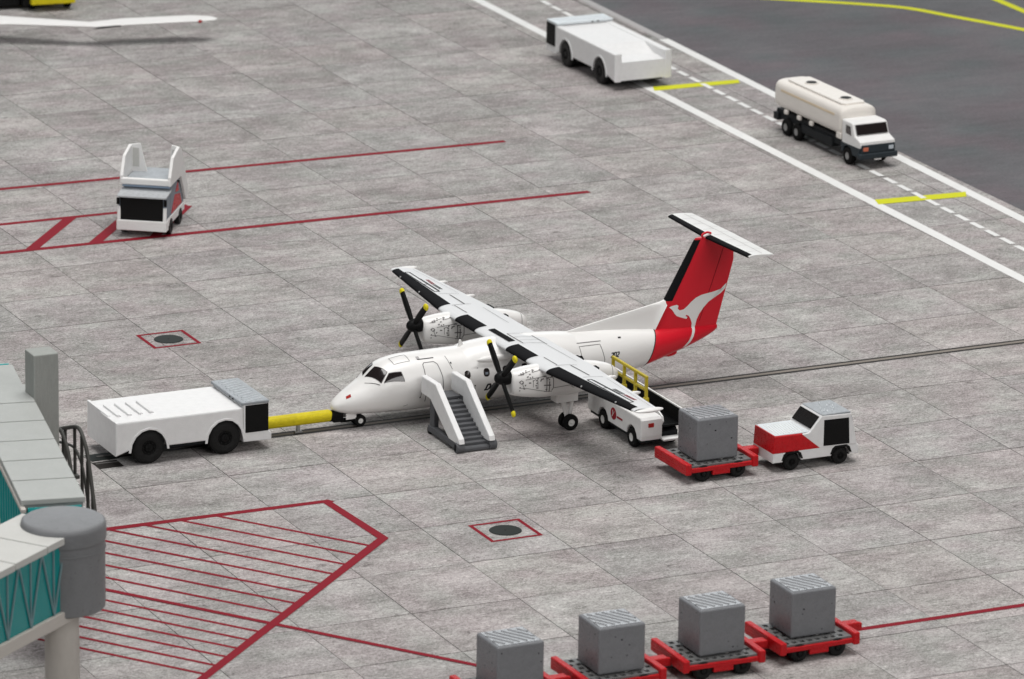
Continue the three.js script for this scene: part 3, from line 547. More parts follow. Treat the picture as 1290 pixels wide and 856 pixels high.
    for (const o of [-0.2, 0.22]) wheel(A, 9.33, 0.36, zg + o, 0.36, 0.26, 'z', M.tyre, M.rim);
  }
  // ---- nose gear
  part('nose_gear_leg', [rod([1.05, 0.75, 0], [1.18, 0.26, 0], 0.08), rod([1.35, 0.7, 0], [1.18, 0.34, 0], 0.05), disc(1.18, 0.27, 0, 0.06, 0.4, 'z', 12)], M.rimGrey, A);
  part('gear_bay_door', [bx(0.5, 1.0, 0.38, 0.66, 0.18, 0.22, 0.01), bx(0.5, 1.0, 0.38, 0.66, -0.22, -0.18, 0.01)], M.jet, A);
  for (const o of [-0.19, 0.19]) wheel(A, 1.18, 0.27, o, 0.27, 0.2, 'z', M.tyre, M.rim);

  // ---- fin, emblem, tailplane
  const fLE = y => y < 3.86 ? lerp(15.66, 16.2, (y - 2.6) / 1.26) : lerp(16.2, 17.75, (y - 3.86) / 2.74);
  const fTE = y => Math.min(19.72, lerp(18.92, 20.05, (y - 2.54) / 4.1));
  const fTH = y => lerp(0.22, 0.14, (y - 2.6) / 4);
  const finHalf = (x, y) => { const c = fTE(y) - fLE(y), t = (x - fLE(y)) / c; return t <= 0 || t >= 1 ? 0 : fTH(y) * (t < 0.25 ? Math.sqrt(1 - Math.pow(1 - t / 0.25, 2)) : 1 - 0.72 * Math.pow((t - 0.25) / 0.75, 1.3)); };
  const fin = (y0, y1, t0, t1, off, n = 24) => {
    const rws = []; for (let i = 0; i <= n; i++) { const y = lerp(y0, y1, i / n), r = [], c = fTE(y) - fLE(y); for (let k = -20; k <= 20; k++) { const t = lerp(t0, t1, Math.pow(Math.abs(k) / 20, 1.8)), x = fLE(y) + c * t; r.push(V(x - (t < 0.02 ? off : 0), y, Math.sign(k) * (finHalf(Math.min(Math.max(x, fLE(y) + 1e-4), fTE(y) - 1e-4), y) + off))); } rws.push(r); } return grid(rws);
  };
  const finPart = part('fin', fin(2.3, 6.6, 0, 1, 0, 30), M.jetRed, A, 'red tail fin');
  part('fin_cap', [prism([[17.75, 0.0], [18.0, -0.12], [18.6, -0.14], [19.66, -0.04], [19.7, 0], [19.66, 0.04], [18.6, 0.14], [18.0, 0.12]], 6.58, 6.63, 'y', 0.01)], M.jetRed, A);
  part('fin_boot', fin(3.9, 6.56, 0, 0.115, 0.018), M.boot, A);
  const dl = (yA, yB, xA, xB) => { const L = [], R = []; for (let i = 0; i <= 16; i++) { const y = lerp(yA, yB, i / 16), x = lerp(xA, xB, i / 16), z = finHalf(x, y) + 0.008; L.push(V(x - 0.015, y, z)); R.push(V(x + 0.015, y, z)); } return grid([R, L]); };
  part('rudder_line', dl(2.8, 6.4, 18.0, 19.28), M.hinge, finPart);
  part('dorsal_fin', (() => { const rws = []; for (let i = 0; i <= 20; i++) { const x = lerp(10.7, 16.28, i / 20), top = x < 16.0 ? lerp(2.95, 3.88, (x - 10.7) / 5.3) : lerp(3.88, 3.98, (x - 16) / 0.28), bot = 2.45 + Math.max(0, (x - 15.6) * 1.9), h = lerp(0.09, 0.2, i / 20), r = []; for (const [u, v] of [[bot, 1.25], [lerp(bot, top, 0.3), 0.7], [lerp(bot, top, 0.75), 0.45], [top - 0.03, 0.3], [top, 0], [top - 0.03, -0.3], [lerp(bot, top, 0.75), -0.45], [lerp(bot, top, 0.3), -0.7], [bot, -1.25]]) r.push(V(x, Math.max(u, bot - 0.01), v * h)); rws.push(r); } return flipWind(grid(rws)); })(), M.jet, A);
  part('tail_bumper', ell(16.55, 1.42, 0, 0.42, 0.16, 0.14, 16), M.jetRed, A);
  // leaping kangaroo: outline laid on the fin and the tail cone
  {
    const out = [[175, 520], [188, 513], [204, 509], [214, 506], [223, 511], [219, 526], [229, 535], [250, 529], [268, 513], [288, 491], [313, 469], [340, 455], [368, 447], [395, 440], [430, 428], [470, 410], [512, 386], [503, 398], [478, 418], [440, 445], [408, 467], [376, 491], [350, 521], [330, 551], [316, 580], [309, 610], [307, 640], [301, 666], [285, 696], [263, 717], [243, 726], [262, 708], [280, 685], [290, 660], [293, 630], [291, 600], [284, 577], [276, 563], [264, 557], [259, 563], [269, 569], [264, 578], [250, 575], [232, 570], [214, 564], [203, 552], [195, 538], [186, 528]];
    const coneZ = (x, y) => { const cy = (T(x) + B(x)) / 2, ry = (T(x) - B(x)) / 2, k = 1 - ((y - cy) / ry) ** 2; return k > 0 ? Wd(x) * Math.sqrt(k) : 0; };
    const c = Math.cos(0.025), s = Math.sin(0.025);
    const surf = (x, y) => Math.max(finHalf(Math.min(x, fTE(y) - 0.02), y), coneZ(x, y));
    const pts = out.map(([u, v]) => { let z = 0.15, q; for (let k = 0; k < 12; k++) { const w = -q0(q) * s + z * c; const p = onZ(800 + u / 4.075, 260 + v / 4.075, w); q = V(p.x * c - p.z * s, p.y, p.x * s + p.z * c); z = surf(q.x, q.y) * 0.5 + z * 0.5; } return new THREE.Vector2(Math.min(q.x, q.y > 2.7 ? fTE(q.y) - 0.04 : 99), q.y); });
    function q0(q) { return q ? q.x : 17; }
    let g = new THREE.ShapeGeometry(new THREE.Shape(pts)).toNonIndexed();
    g = new TessellateModifier(0.06, 8).modify(g);
    const p = g.attributes.position; for (let i = 0; i < p.count; i++) p.setZ(i, surf(p.getX(i), p.getY(i)) + 0.014);
    g.computeVertexNormals();
    part('kangaroo_emblem', g, M.jet, A, 'white leaping kangaroo emblem on the red fin');
  }
  const tp = (t, z, side, off = 0) => { const a = Math.abs(z) / 3.75, le = lerp(18.22, 18.4, a), te = lerp(19.72, 19.66, a); return V(lerp(le, te, t) - (t < 0.02 ? off : 0), 6.64 + side * (lerp(0.2, 0.15, a) * prof(t) + off), z); };
  const tr = []; for (let i = 0; i <= 30; i++) { const z = lerp(-3.75, 3.75, i / 30), r = []; for (let k = 12; k >= 0; k--) r.push(tp((k / 12) ** 1.6, z, -1)); for (let k = 1; k <= 12; k++) r.push(tp((k / 12) ** 1.6, z, 1)); tr.push(r); }
  const tail2 = part('tailplane', grid(tr), M.tailGrey, A);
  for (const s of [1, -1]) part('tailplane_cap', prism(Array.from({ length: 13 }, (_, k) => { const p = tp((k / 12) ** 1.6, 3.74, 1); return [p.x, p.y]; }).concat(Array.from({ length: 12 }, (_, k) => { const p = tp(((12 - k) / 12) ** 1.6, 3.74, -1); return [p.x, p.y - 0.001]; })), s > 0 ? 3.74 : -3.8, s > 0 ? 3.8 : -3.74, 'z', 0), M.jet, A);
  for (const [a, b] of [[-3.7, -0.16], [0.16, 3.7]]) { const r = []; for (let i = 0; i <= 10; i++) { const z = lerp(a, b, i / 10), q = []; for (let k = 6; k >= 0; k--) q.push(tp(0.16 * (k / 6) ** 2, z, -1, 0.022)); for (let k = 1; k <= 6; k++) q.push(tp(0.15 * (k / 6) ** 2, z, 1, 0.022)); r.push(q); } part('tailplane_boot', grid(r), M.boot, A); }
  const tl = (pts, w) => { const L = [], R = []; for (let i = 0; i <= 6; i++) { const x = lerp(pts[0][0], pts[1][0], i / 6), z = lerp(pts[0][1], pts[1][1], i / 6), dx = pts[1][0] - pts[0][0], dz = pts[1][1] - pts[0][1], l = Math.hypot(dx, dz), n = [-dz / l * w / 2, dx / l * w / 2]; const at = (X, Z) => { const a = Math.abs(Z) / 3.75; return tp((X - lerp(18.22, 18.4, a)) / (lerp(19.72, 19.66, a) - lerp(18.22, 18.4, a)), Z, 1, 0.008); }; L.push(at(x + n[0], z + n[1])); R.push(at(x - n[0], z - n[1])); } return grid([R, L]); };
  const tls = [tl([[19.15, -3.6], [19.15, 3.6]], 0.03)];
  for (let k = -3; k <= 3; k++) { tls.push(tl([[18.6, k * 1.0 + 0.2], [19.14, k * 1.0 + 0.2]], 0.02)); tls.push(tl([[19.16, k * 1.0 - 0.25], [19.6, k * 1.0 - 0.25]], 0.02)); }
  part('panel_line', tls, M.greyPaint, tail2);
  part('red_loop', tube([[18.1, 6.62, 0.1], [18.05, 6.78, 0.12], [18.3, 6.86, 0.08], [18.55, 6.78, 0.0]], 0.05, false, 8, 0.5), M.jetRed, A);
}
function flipWind(g) { const i = g.index.array; for (let k = 0; k < i.length; k += 3) { const t = i[k + 1]; i[k + 1] = i[k + 2]; i[k + 2] = t; } g.computeVertexNormals(); return g; }

// ---------------------------------------------------------------- low white tow tug (front at +x)
function archProfile(x0, x1, y0, y1, wheels, r, notch = []) {   // side outline with wheel arches, anticlockwise
  const p = [[x0, y0]];
  for (const w of wheels) for (let i = 0; i <= 8; i++) { const a = Math.PI - i / 8 * Math.PI; const yy = 0.72 + Math.sin(a) * r; p.push([w + Math.cos(a) * r, Math.max(y0, yy)]); }
  p.push([x1, y0]); for (const q of notch) p.push(q); if (!notch.length) p.push([x1, y1]); p.push([x0, y1]);
  return p;
}
function towTug(label, at, turn, L, wheels, rear, roofMat = M.silver) {
  const t = thing('tow_tug', label, 'tow tug', at, turn, 'low white tow tugs');
  const x0 = -L / 2, x1 = L / 2, hw = 1.74, cab = x1 - 1.2;
  const prof = (a, b, top) => archProfile(a, b, 0.5, top, wheels, 0.83);
  if (rear === 'flat') part('body', prism(prof(x0, cab - 0.06, 2.0), -hw, hw, 'z', 0.07), M.white, t);
  else {  // side walls with a sloping open bay between them at the back
    part('body', prism(prof(x0, cab - 0.06, 2.06), -hw, -hw + 0.42, 'z', 0.06), M.white, t);
    part('body', prism(prof(x0, cab - 0.06, 2.06), hw - 0.42, hw, 'z', 0.06), M.white, t);
    part('deck', prism([[x0 + 0.02, 0.55], [cab - 0.08, 0.55], [cab - 0.08, 2.02], [x0 + 2.6, 2.02], [x0 + 1.4, 1.62], [x0 + 0.02, 1.58]], -hw + 0.4, hw - 0.4, 'z', 0.03), M.white, t);
  }
  part('skirt', bx(x0 + 0.15, cab, 0.42, 0.9, -hw + 0.5, hw - 0.5, 0.05), M.chassis, t);
  part('cab', prism([[cab - 0.05, 0.45], [x1, 0.42], [x1 + 0.02, 0.78], [x1 - 0.1, 0.86], [x1 - 0.14, 2.12], [cab - 0.05, 2.12]], -hw, hw, 'z', 0.05), M.white, t);
  for (const s of [-1, 1]) part('side_window', bx(cab + 0.03, x1 - 0.1, 0.86, 2.08, s * hw - 0.05, s * hw + 0.025, 0.02), M.black, t);
  part('windscreen', bx(x1 - 0.16, x1 - 0.07, 0.95, 2.05, -hw + 0.15, hw - 0.15, 0.03), M.black, t);
  const roof = part('cab_roof', bx(cab - 0.16, x1 - 0.06, 2.1, 2.24, -hw - 0.02, hw + 0.03, 0.05), roofMat, t);
  const rg = []; for (let k = 0; k < 11; k++) { const z = lerp(-hw + 0.15, hw - 0.35, k / 10), w = 0.12 + (k * 37 % 10) * 0.02; rg.push(rod([cab + 0.02 + (k % 3) * 0.05, 2.24, z + 0.28], [x1 - 0.25 - (k % 2) * 0.1, 2.24, z], 0.035, 0.03, 6)); }
  part('roof_ridge', rg, rear === 'flat' ? M.rib : roofMat, roof);
  for (const z of [0.4, 0.75]) part('roof_slot', bx(cab - 0.19, cab - 0.15, 2.13, 2.19, z, z + 0.12, 0.005), M.black, t);
  if (rear === 'flat') {
    part('rear_rim', [bx(x0 + 0.0, x0 + 0.14, 1.99, 2.06, -hw + 0.02, 0.75, 0.03)], M.white, t);
    part('rear_block', bx(x0 - 0.03, x0 + 0.12, 1.86, 2.02, -0.05, 1.42, 0.04), M.white, t);
    for (let k = 0; k < 4; k++) { const x = x0 + 0.36 + k * 0.5; const b = part('vent_bar', bx(x, x + 0.12, 1.98, 2.1, -0.75, 0.95, 0.03), M.white, t); part('vent_slot', bx(x + 0.12, x + 0.2, 1.99, 2.012, -0.7, 0.9, 0), M.greyPaint, b); }
  }
  for (const w of wheels) for (const s of [-1, 1]) part('arch_lip', prism([...Array.from({ length: 9 }, (_, i) => { const a = Math.PI - i / 8 * Math.PI; return [w + Math.cos(a) * 0.93, 0.6 + Math.sin(a) * 1.04]; }), ...Array.from({ length: 9 }, (_, i) => { const a = i / 8 * Math.PI; return [w + Math.cos(a) * 0.83, 0.6 + Math.sin(a) * 0.95]; })].reverse(), s > 0 ? hw - 0.02 : -hw - 0.035, s > 0 ? hw + 0.035 : -hw + 0.02, 'z', 0.012), M.white, t);
  for (const w of wheels) for (const s of [-1, 1]) {
    const m = wheel(t, w, 0.74, s * (hw - 0.24), 0.74, 0.5, 'z', M.tyreGloss, M.black);
    const lug = []; for (let k = 0; k < 8; k++) { const a = k / 8 * 2 * Math.PI; lug.push(ell(w + Math.cos(a) * 0.26, 0.74 + Math.sin(a) * 0.26, s * (hw - 0.02), 0.04, 0.04, 0.03, 8)); }
    part('hub', [disc(w, 0.74, s * (hw - 0.05), 0.16, 0.1, 'z', 16), ...lug], M.tyreGloss, m);
  }
  part('bumper', bx(x1 - 0.1, x1 + 0.06, 0.42, 0.74, -hw + 0.02, hw - 0.02, 0.05), M.white, t);
  return t;
}
towTug('low white tow tug with vent bars coupled to the yellow tow bar', [-7.22, 0, -0.08], 0, 7.1, [-2.05, 1.45], 'flat');
towTug('low white tow tug with open sloping rear bay on the white road line', [40.25, 0, -54.7], Math.PI / 2, 8.7, [-2.45, 1.85], 'bay', M.paleRoof);

// ---------------------------------------------------------------- tow bar
{
  const t = thing('tow_bar', 'yellow tow bar between the white tow tug and the nose wheel', 'tow bar', [0, 0, 0]);
  part('bar', [new THREE.CapsuleGeometry(0.27, 2.9, 8, 20).rotateZ(Math.PI / 2).translate(-1.75, 0.62, 0)], M.yellow, t);
  part('collar', disc(-0.12, 0.58, 0, 0.25, 0.16, 'x', 20), M.black, t);
  part('hitch', [bx(-0.1, 0.4, 0.3, 0.78, -0.22, 0.22, 0.08), bx(0.3, 0.95, 0.24, 0.4, -0.1, 0.1, 0.03)], M.black, t);
  part('stand', [bx(-1.85, -1.5, 0.0, 0.1, -0.1, 0.1, 0.03), rod([-1.68, 0.05, 0], [-1.68, 0.5, 0], 0.09)], M.rimGrey, t);
}

// ---------------------------------------------------------------- boarding stairs at the front door
{
  const t = thing('boarding_stairs', 'grey boarding stairs with solid white side panels at the aircraft door', 'stairs', [4.38, 0, 0]);
  const hw = 0.86;
  const side = [[1.42, 1.62], [1.42, 2.4], [2.92, 2.42], [5.4, 0.62], [5.46, 0.42], [5.3, 0.36], [4.35, 0.36], [2.36, 1.6]];
  for (const s of [-1, 1]) part('side_panel', prism(side, s > 0 ? hw - 0.28 : -hw, s > 0 ? hw : -hw + 0.28, 'x', 0.05), M.white, t);
  part('platform', bx(-hw + 0.26, hw - 0.26, 1.48, 1.6, 1.5, 2.4, 0.02), M.stairGrey, t);
  const n = 11; for (let k = 0; k < n; k++) { const z = lerp(2.34, 5.0, k / (n - 1)), y = lerp(1.46, 0.2, k / (n - 1)); part('step', bx(-hw + 0.24, hw - 0.24, y - 0.14, y, z, z + 0.36, 0.02), M.stairGrey, t); }
  part('stringer', prism([[2.0, 1.44], [2.4, 1.4], [5.1, 0.1], [4.7, 0.08]], -hw + 0.3, hw - 0.3, 'x', 0.01), M.stairGrey, t);
  for (const s of [-1, 1]) {
    part('base_rail', bx(s * hw * 0.86 - 0.14, s * hw * 0.86 + 0.14, 0.1, 0.4, 2.2, 5.3, 0.05), M.stairGrey, t);
    part('post', bx(s * hw * 0.8 - 0.12, s * hw * 0.8 + 0.12, 0.3, 1.66, 2.25, 2.7, 0.04), M.stairGrey, t);
    part('foot', [disc(s * hw * 0.9, 0.21, 5.28, 0.21, 0.34, 'x', 16), bx(s * hw * 0.9 - 0.17, s * hw * 0.9 + 0.17, 0.02, 0.42, 5.1, 5.34, 0.04)], M.stairGrey, t);
    part('caster', disc(s * hw * 0.9, 0.16, 2.3, 0.16, 0.18, 'x', 16), M.black, t);
  }
  part('cross_bar', bx(-hw * 0.7, hw * 0.7, 0.04, 0.18, 5.18, 5.4, 0.03), M.stairGrey, t);
}

// ---------------------------------------------------------------- belt loader under the near wing
{
  const t = thing('belt_loader', 'white belt loader with yellow handrail and red roundel under the wing', 'belt loader', [0, 0, 0]);
  const arch = (c, z) => Array.from({ length: 7 }, (_, i) => { const a = Math.PI - i / 6 * Math.PI; return [c + Math.cos(a) * 0.52, Math.max(0.5, 0.42 + Math.sin(a) * 0.56)]; });
  const prof = [[3.05, 0.5], [3.95, 0.5], ...arch(4.55), ...arch(7.35), [8.25, 0.5], [8.3, 0.7], [8.3, 1.42], [8.2, 1.52], [3.05, 1.5]];
  part('body', prism(prof, 10.82, 11.85, 'x', 0.06), M.matteWhite, t);
  part('chassis', bx(10.95, 12.75, 0.32, 0.75, 3.1, 8.0, 0.03), M.chassis, t);
  for (const z of [4.55, 7.35]) for (const x of [10.98, 12.72]) wheel(t, x, 0.43, z, 0.43, 0.34, 'x', M.tyre, M.rim);
  part('lamp_housing', bx(11.16, 11.44, 1.08, 1.28, 8.26, 8.32, 0.03), M.lampRed, t);
  part('foot_plate', bx(11.86, 12.8, 0.42, 0.52, 7.5, 8.45, 0.03), M.matteWhite, t);
  const belt = part('belt', bx(11.98, 12.82, 0.95, 1.05, 1.5, 8.1, 0.02), M.black, t);
  const bump = []; for (let k = 0; k < 40; k++) bump.push(bx(12.02, 12.78, 1.05, 1.065, 1.6 + k * 0.16, 1.66 + k * 0.16, 0));
  part('belt_ribs', bump, M.black, belt);
  const wall = [[1.4, 0.85], [1.4, 1.66], [7.9, 1.66], [8.25, 1.5], [8.3, 1.28], [8.05, 0.9]];
  part('side_wall', prism([[1.4, 0.95], [1.4, 1.62], [7.7, 1.62], [8.12, 1.46], [8.2, 1.25], [7.95, 0.95]], 11.9, 11.98, 'x', 0.02), M.matteWhite, t);
  part('side_wall', [prism([[1.4, 0.9], [1.4, 1.72], [8.15, 1.72], [8.3, 1.6], [8.2, 0.9]], 12.84, 12.92, 'x', 0.02)], M.matteWhite, t);
  part('inner_lining', bx(12.80, 12.838, 0.98, 1.66, 1.5, 8.12, 0.005), M.black, t);
  // handrail
  const rx = 11.94, posts = [3.25, 4.35, 5.45, 6.5];
  for (const z of posts) part('rail_post', bx(rx - 0.06, rx + 0.06, 1.58, 2.78, z - 0.07, z + 0.07, 0.02), M.yellowRail, t);
  part('top_rail', bx(rx - 0.065, rx + 0.065, 2.7, 2.83, 3.17, 6.58, 0.03), M.yellowRail, t);
  part('middle_rail', bx(rx - 0.05, rx + 0.05, 2.12, 2.24, 3.2, 6.55, 0.02), M.yellowRail, t);
  for (const z of posts.slice(1)) part('post_foot', bx(rx - 0.1, rx + 0.1, 1.6, 1.86, z - 0.12, z + 0.12, 0.03), M.yellowRail, t);
  // roundel and name strip on the side
  const rd = part('roundel', disc(10.816, 1.0, 5.62, 0.27, 0.012, 'x', 32), M.roundelRed, t);
  part('roundel_figure', [rod([10.806, 0.86, 5.5], [10.806, 1.12, 5.72], 0.018, 0.01, 6), rod([10.806, 0.98, 5.58], [10.806, 1.16, 5.55], 0.014, 0.01, 6)], M.rim, rd);
  part('name_strip', bx(10.81, 10.818, 0.9, 0.99, 5.95, 6.5, 0), M.roundelRed, t, 'narrow red lettering strip');
}

// ---------------------------------------------------------------- cargo dollies and the grey containers on them
function dollyParts(t) {
  const hx = 1.72, hz = 1.38;
  const holes = []; for (let i = 0; i < 9; i++) for (let k = 0; k < 6; k++) { const x = -1.36 + i * 0.34 + (k % 2) * 0.1 - 0.03, z = -1.05 + k * 0.42; if (x + 0.1 < 1.5) holes.push([[x - 0.095, z - 0.115], [x + 0.095, z - 0.115], [x + 0.095, z + 0.115], [x - 0.095, z + 0.115]]); }
  part('deck_plate', prism([[-1.55, -1.28], [1.55, -1.28], [1.55, 1.28], [-1.55, 1.28]], 0.66, 0.74, 'y', 0.0, holes), M.deck, t);
  part('tray', bx(-1.5, 1.5, 0.48, 0.6, -1.22, 1.22, 0.02), M.black, t);
  for (const s of [-1, 1]) {
    part('end_beam', bx(s * (hx - 0.11) - 0.14, s * (hx - 0.11) + 0.14, 0.4, 0.9, -hz - 0.08, hz + 0.08, 0.06), M.red, t);
    part('side_beam', [bx(-1.52, 1.52, 0.46, 0.655, s * (hz - 0.1) - 0.1, s * (hz - 0.1) + 0.1, 0.04), bx(-0.42, 0.42, 0.26, 0.5, s * (hz - 0.1) - 0.08, s * (hz - 0.1) + 0.09, 0.03)], M.red, t);
    for (const x of [-0.84, 0.84]) { const w = wheel(t, x, 0.37, s * (hz - 0.2), 0.37, 0.34, 'z', M.tyreGloss, M.black); part('hub', disc(x, 0.37, s * (hz - 0.04), 0.09, 0.06, 'z', 12), M.tyreGloss, w); }
  }
  part('axle', [disc(-0.84, 0.37, 0, 0.08, 2.2, 'z', 10), disc(0.84, 0.37, 0, 0.08, 2.2, 'z', 10)], M.black, t);
  part('tongue', [bx(1.7, 2.45, 0.5, 0.8, -0.22, 0.22, 0.05), bx(2.3, 2.62, 0.4, 0.72, -0.1, 0.1, 0.04)], M.red, t);
}
function containerParts(t, seed) {
  const r = rng(seed), a = 0.98, h = 1.86;
  part('body', new RoundedBoxGeometry(2 * a, h, 1.86, 3, 0.09).translate(0, h / 2, 0), M.boxGrey, t);
  const top = part('top_panel', bx(-a + 0.12, a - 0.12, h - 0.02, h + 0.02, -0.81, 0.81, 0.01), M.boxGloss, t);
  for (let k = 0; k < 9; k++) {   // slanting ribs printed in relief on the lid
    const c = lerp(-1.25, 1.25, k / 8), z0 = Math.max(-0.76, -0.76), ends = [];
    const f = s => [c + s * 0.42 + (r() - 0.5) * 0.02, s * 0.74];
    let p = f(-0.95 + r() * 0.1), q = f(0.95 - r() * 0.12); const clip = (u, v) => { if (u[0] < -0.82) { const m = (-0.82 - u[0]) / (v[0] - u[0]); u = [-0.82, u[1] + (v[1] - u[1]) * m]; } if (u[0] > 0.82) { const m = (u[0] - 0.82) / (u[0] - v[0]); u = [0.82, u[1] + (v[1] - u[1]) * m]; } return u; };
    if (Math.max(p[0], q[0]) < -0.75 || Math.min(p[0], q[0]) > 0.75) continue;
    p = clip(p, q); q = clip(q, p);
    part('rib', rod([p[0], h + 0.0, p[1]], [q[0], h + 0.0, q[1]], 0.055, 0.05, 10), M.boxGloss, top);
  }
  const chips = []; for (let k = 0; k < 10; k++) { const f = k % 2; const u = lerp(-0.85, 0.85, r()), v = lerp(0.12, h - 0.15, r()), s = 0.012 + r() * 0.022; chips.push(f ? ell(u, v, 0.93, s * 1.4, s, 0.006, 6) : ell(-a, v, u, 0.006, s, s * 1.4, 6)); }
  part('paint_chip', chips, M.black, t);
  part('foot', [ell(-0.8, 0.0, 0.2, 0.1, 0.06, 0.12, 8), ell(0.7, 0.0, 0.72, 0.16, 0.06, 0.06, 8), ell(0.25, 0, 0.8, 0.1, 0.05, 0.05, 8)], M.rim, t);
}
const dollyAt = [
  [12.28, 11.62, 0.02, 'red cargo dolly with grey deck hitched behind the red and white tractor'],
  [5.47, 32.95, 0.02, 'red cargo dolly at the head of the parked dolly row, beside the red line'],
  [1.2, 33.3, -0.015, 'second red cargo dolly in the parked row, coupled behind the head dolly'],
  [-3.2, 33.62, 0.01, 'third red cargo dolly in the parked row, coupled on both ends'],
  [-7.6, 34.0, 0.01, 'last red cargo dolly of the parked row, cut off by the picture edge'],
];
const boxLabel = ['grey cube container on the dolly behind the red and white tractor', 'grey cube container on the head dolly of the parked row', 'grey cube container on the second dolly of the parked row', 'grey cube container on the third dolly of the parked row', 'grey cube container on the last dolly of the parked row'];
dollyAt.forEach(([x, z, turn, label], i) => {
  const d = thing('cargo_dolly', label, 'cargo dolly', [x, 0, z], turn, 'red cargo dollies'); dollyParts(d);
  const b = thing('cargo_container', boxLabel[i], 'container', [x + 0.02 + [0, 0.02, 0.1, 0.07, 0.06][i], 0.79, z + [0.05, -0.12, 0.0, 0.02, 0][i]], turn + [-0.03, -0.02, 0.02, -0.02, 0.0][i], 'grey cube containers'); containerParts(b, 100 + i * 7);
});

// ---------------------------------------------------------------- red and white baggage tractor
{
  const t = thing('baggage_tractor', 'small red and white baggage tractor with black windows and silver roof', 'baggage tractor', [14.75, 0, 12.1]);
  const hw = 0.93;
  const arch = c => Array.from({ length: 7 }, (_, i) => { const a = Math.PI - i / 6 * Math.PI; return [c + Math.cos(a) * 0.46, Math.max(0.42, 0.38 + Math.sin(a) * 0.44)]; });
  const chin = [[0, 0.42], ...arch(0.92), ...arch(3.28), [4.1, 0.4], [4.08, 0.84], [0, 0.84]];
  part('lower_body', prism(chin, -hw, hw, 'z', 0.04), M.white, t);
  part('hood', prism([[0, 0.84], [2.3, 0.84], [1.38, 1.6], [0.05, 1.62]], -hw, hw, 'z', 0.05), M.red, t);
  part('hood_top', prism([[0.1, -hw + 0.05], [1.74, -hw + 0.05], [1.74, hw - 0.07], [0.1, hw - 0.07]], 1.585, 1.64, 'y', 0.015), M.paleRoof, t);
  const hr = []; for (let k = 0; k < 11; k++) hr.push(rod([0.2 + k * 0.13, 1.64, 0.75], [0.35 + k * 0.13, 1.64, -0.7], 0.022, 0.018, 6));
  part('hood_rib', hr, M.rim, t);
  part('cab', prism([[2.26, 0.84], [4.06, 0.84], [3.74, 2.24], [2.3, 2.28], [1.78, 1.66], [1.72, 1.6], [1.36, 1.57]], -hw - 0.006, hw + 0.006, 'z', 0.04), M.white, t);
  for (const s of [-1, 1]) part('side_window', prism([[2.42, 0.92], [3.68, 0.9], [3.62, 2.06], [2.42, 2.08]], s > 0 ? hw - 0.03 : -hw - 0.025, s > 0 ? hw + 0.025 : -hw + 0.03, 'z', 0.012), M.black, t);
  // windscreen slopes over the hood
  { const a = V(1.8, 1.67, 0), b = V(2.3, 2.27, 0), d = b.clone().sub(a).normalize(), n = V(-d.y, d.x, 0), p = u => a.clone().addScaledVector(d, u).addScaledVector(n, 0.02);
    const q = [p(0.06), p(0.7)], g = []; const A = [q[0].x, q[0].y], B = [q[1].x, q[1].y];
    part('windscreen', prism([A, B, [B[0] + n.x * 0.04, B[1] + n.y * 0.04], [A[0] + n.x * 0.04, A[1] + n.y * 0.04]].reverse(), -hw + 0.1, hw - 0.1, 'z', 0.008), M.black, t); }
  part('rear_window', prism([[3.98, 1.1], [4.03, 1.1], [3.83, 2.1], [3.78, 2.1]], -hw + 0.12, hw - 0.12, 'z', 0.005), M.black, t);
  const roof = part('roof', bx(2.32, 3.72, 2.24, 2.32, -hw + 0.02, hw - 0.02, 0.03), M.silver, t);
  const rr = []; const r = rng(9); for (let k = 0; k < 16; k++) { const x = 2.45 + r() * 1.0, z = -0.7 + r() * 1.3; rr.push(rod([x, 2.32, z + 0.14], [x + 0.12, 2.32, z - 0.12], 0.03, 0.025, 6)); }
  part('roof_relief', rr, M.rib, roof);
  for (const x of [0.92, 3.28]) for (const s of [-1, 1]) wheel(t, x, 0.37, s * (hw - 0.16), 0.37, 0.3, 'z', M.tyreGloss, M.black);
  for (const x of [0.92, 3.28]) part('wheel_arch', prism([[x - 0.52, 0.5], [x - 0.42, 0.76], [x - 0.28, 0.86], [x + 0.28, 0.86], [x + 0.42, 0.76], [x + 0.52, 0.5], [x + 0.44, 0.5], [x + 0.26, 0.76], [x - 0.26, 0.76], [x - 0.44, 0.5]].reverse(), hw - 0.05, hw + 0.03, 'z', 0.01), M.black, t);
  part('under_frame', bx(0.2, 3.9, 0.3, 0.6, -hw + 0.3, hw - 0.3, 0.03), M.chassis, t);
  part('bumper', bx(4.02, 4.16, 0.38, 0.8, -hw + 0.02, hw - 0.02, 0.04), M.white, t);
}

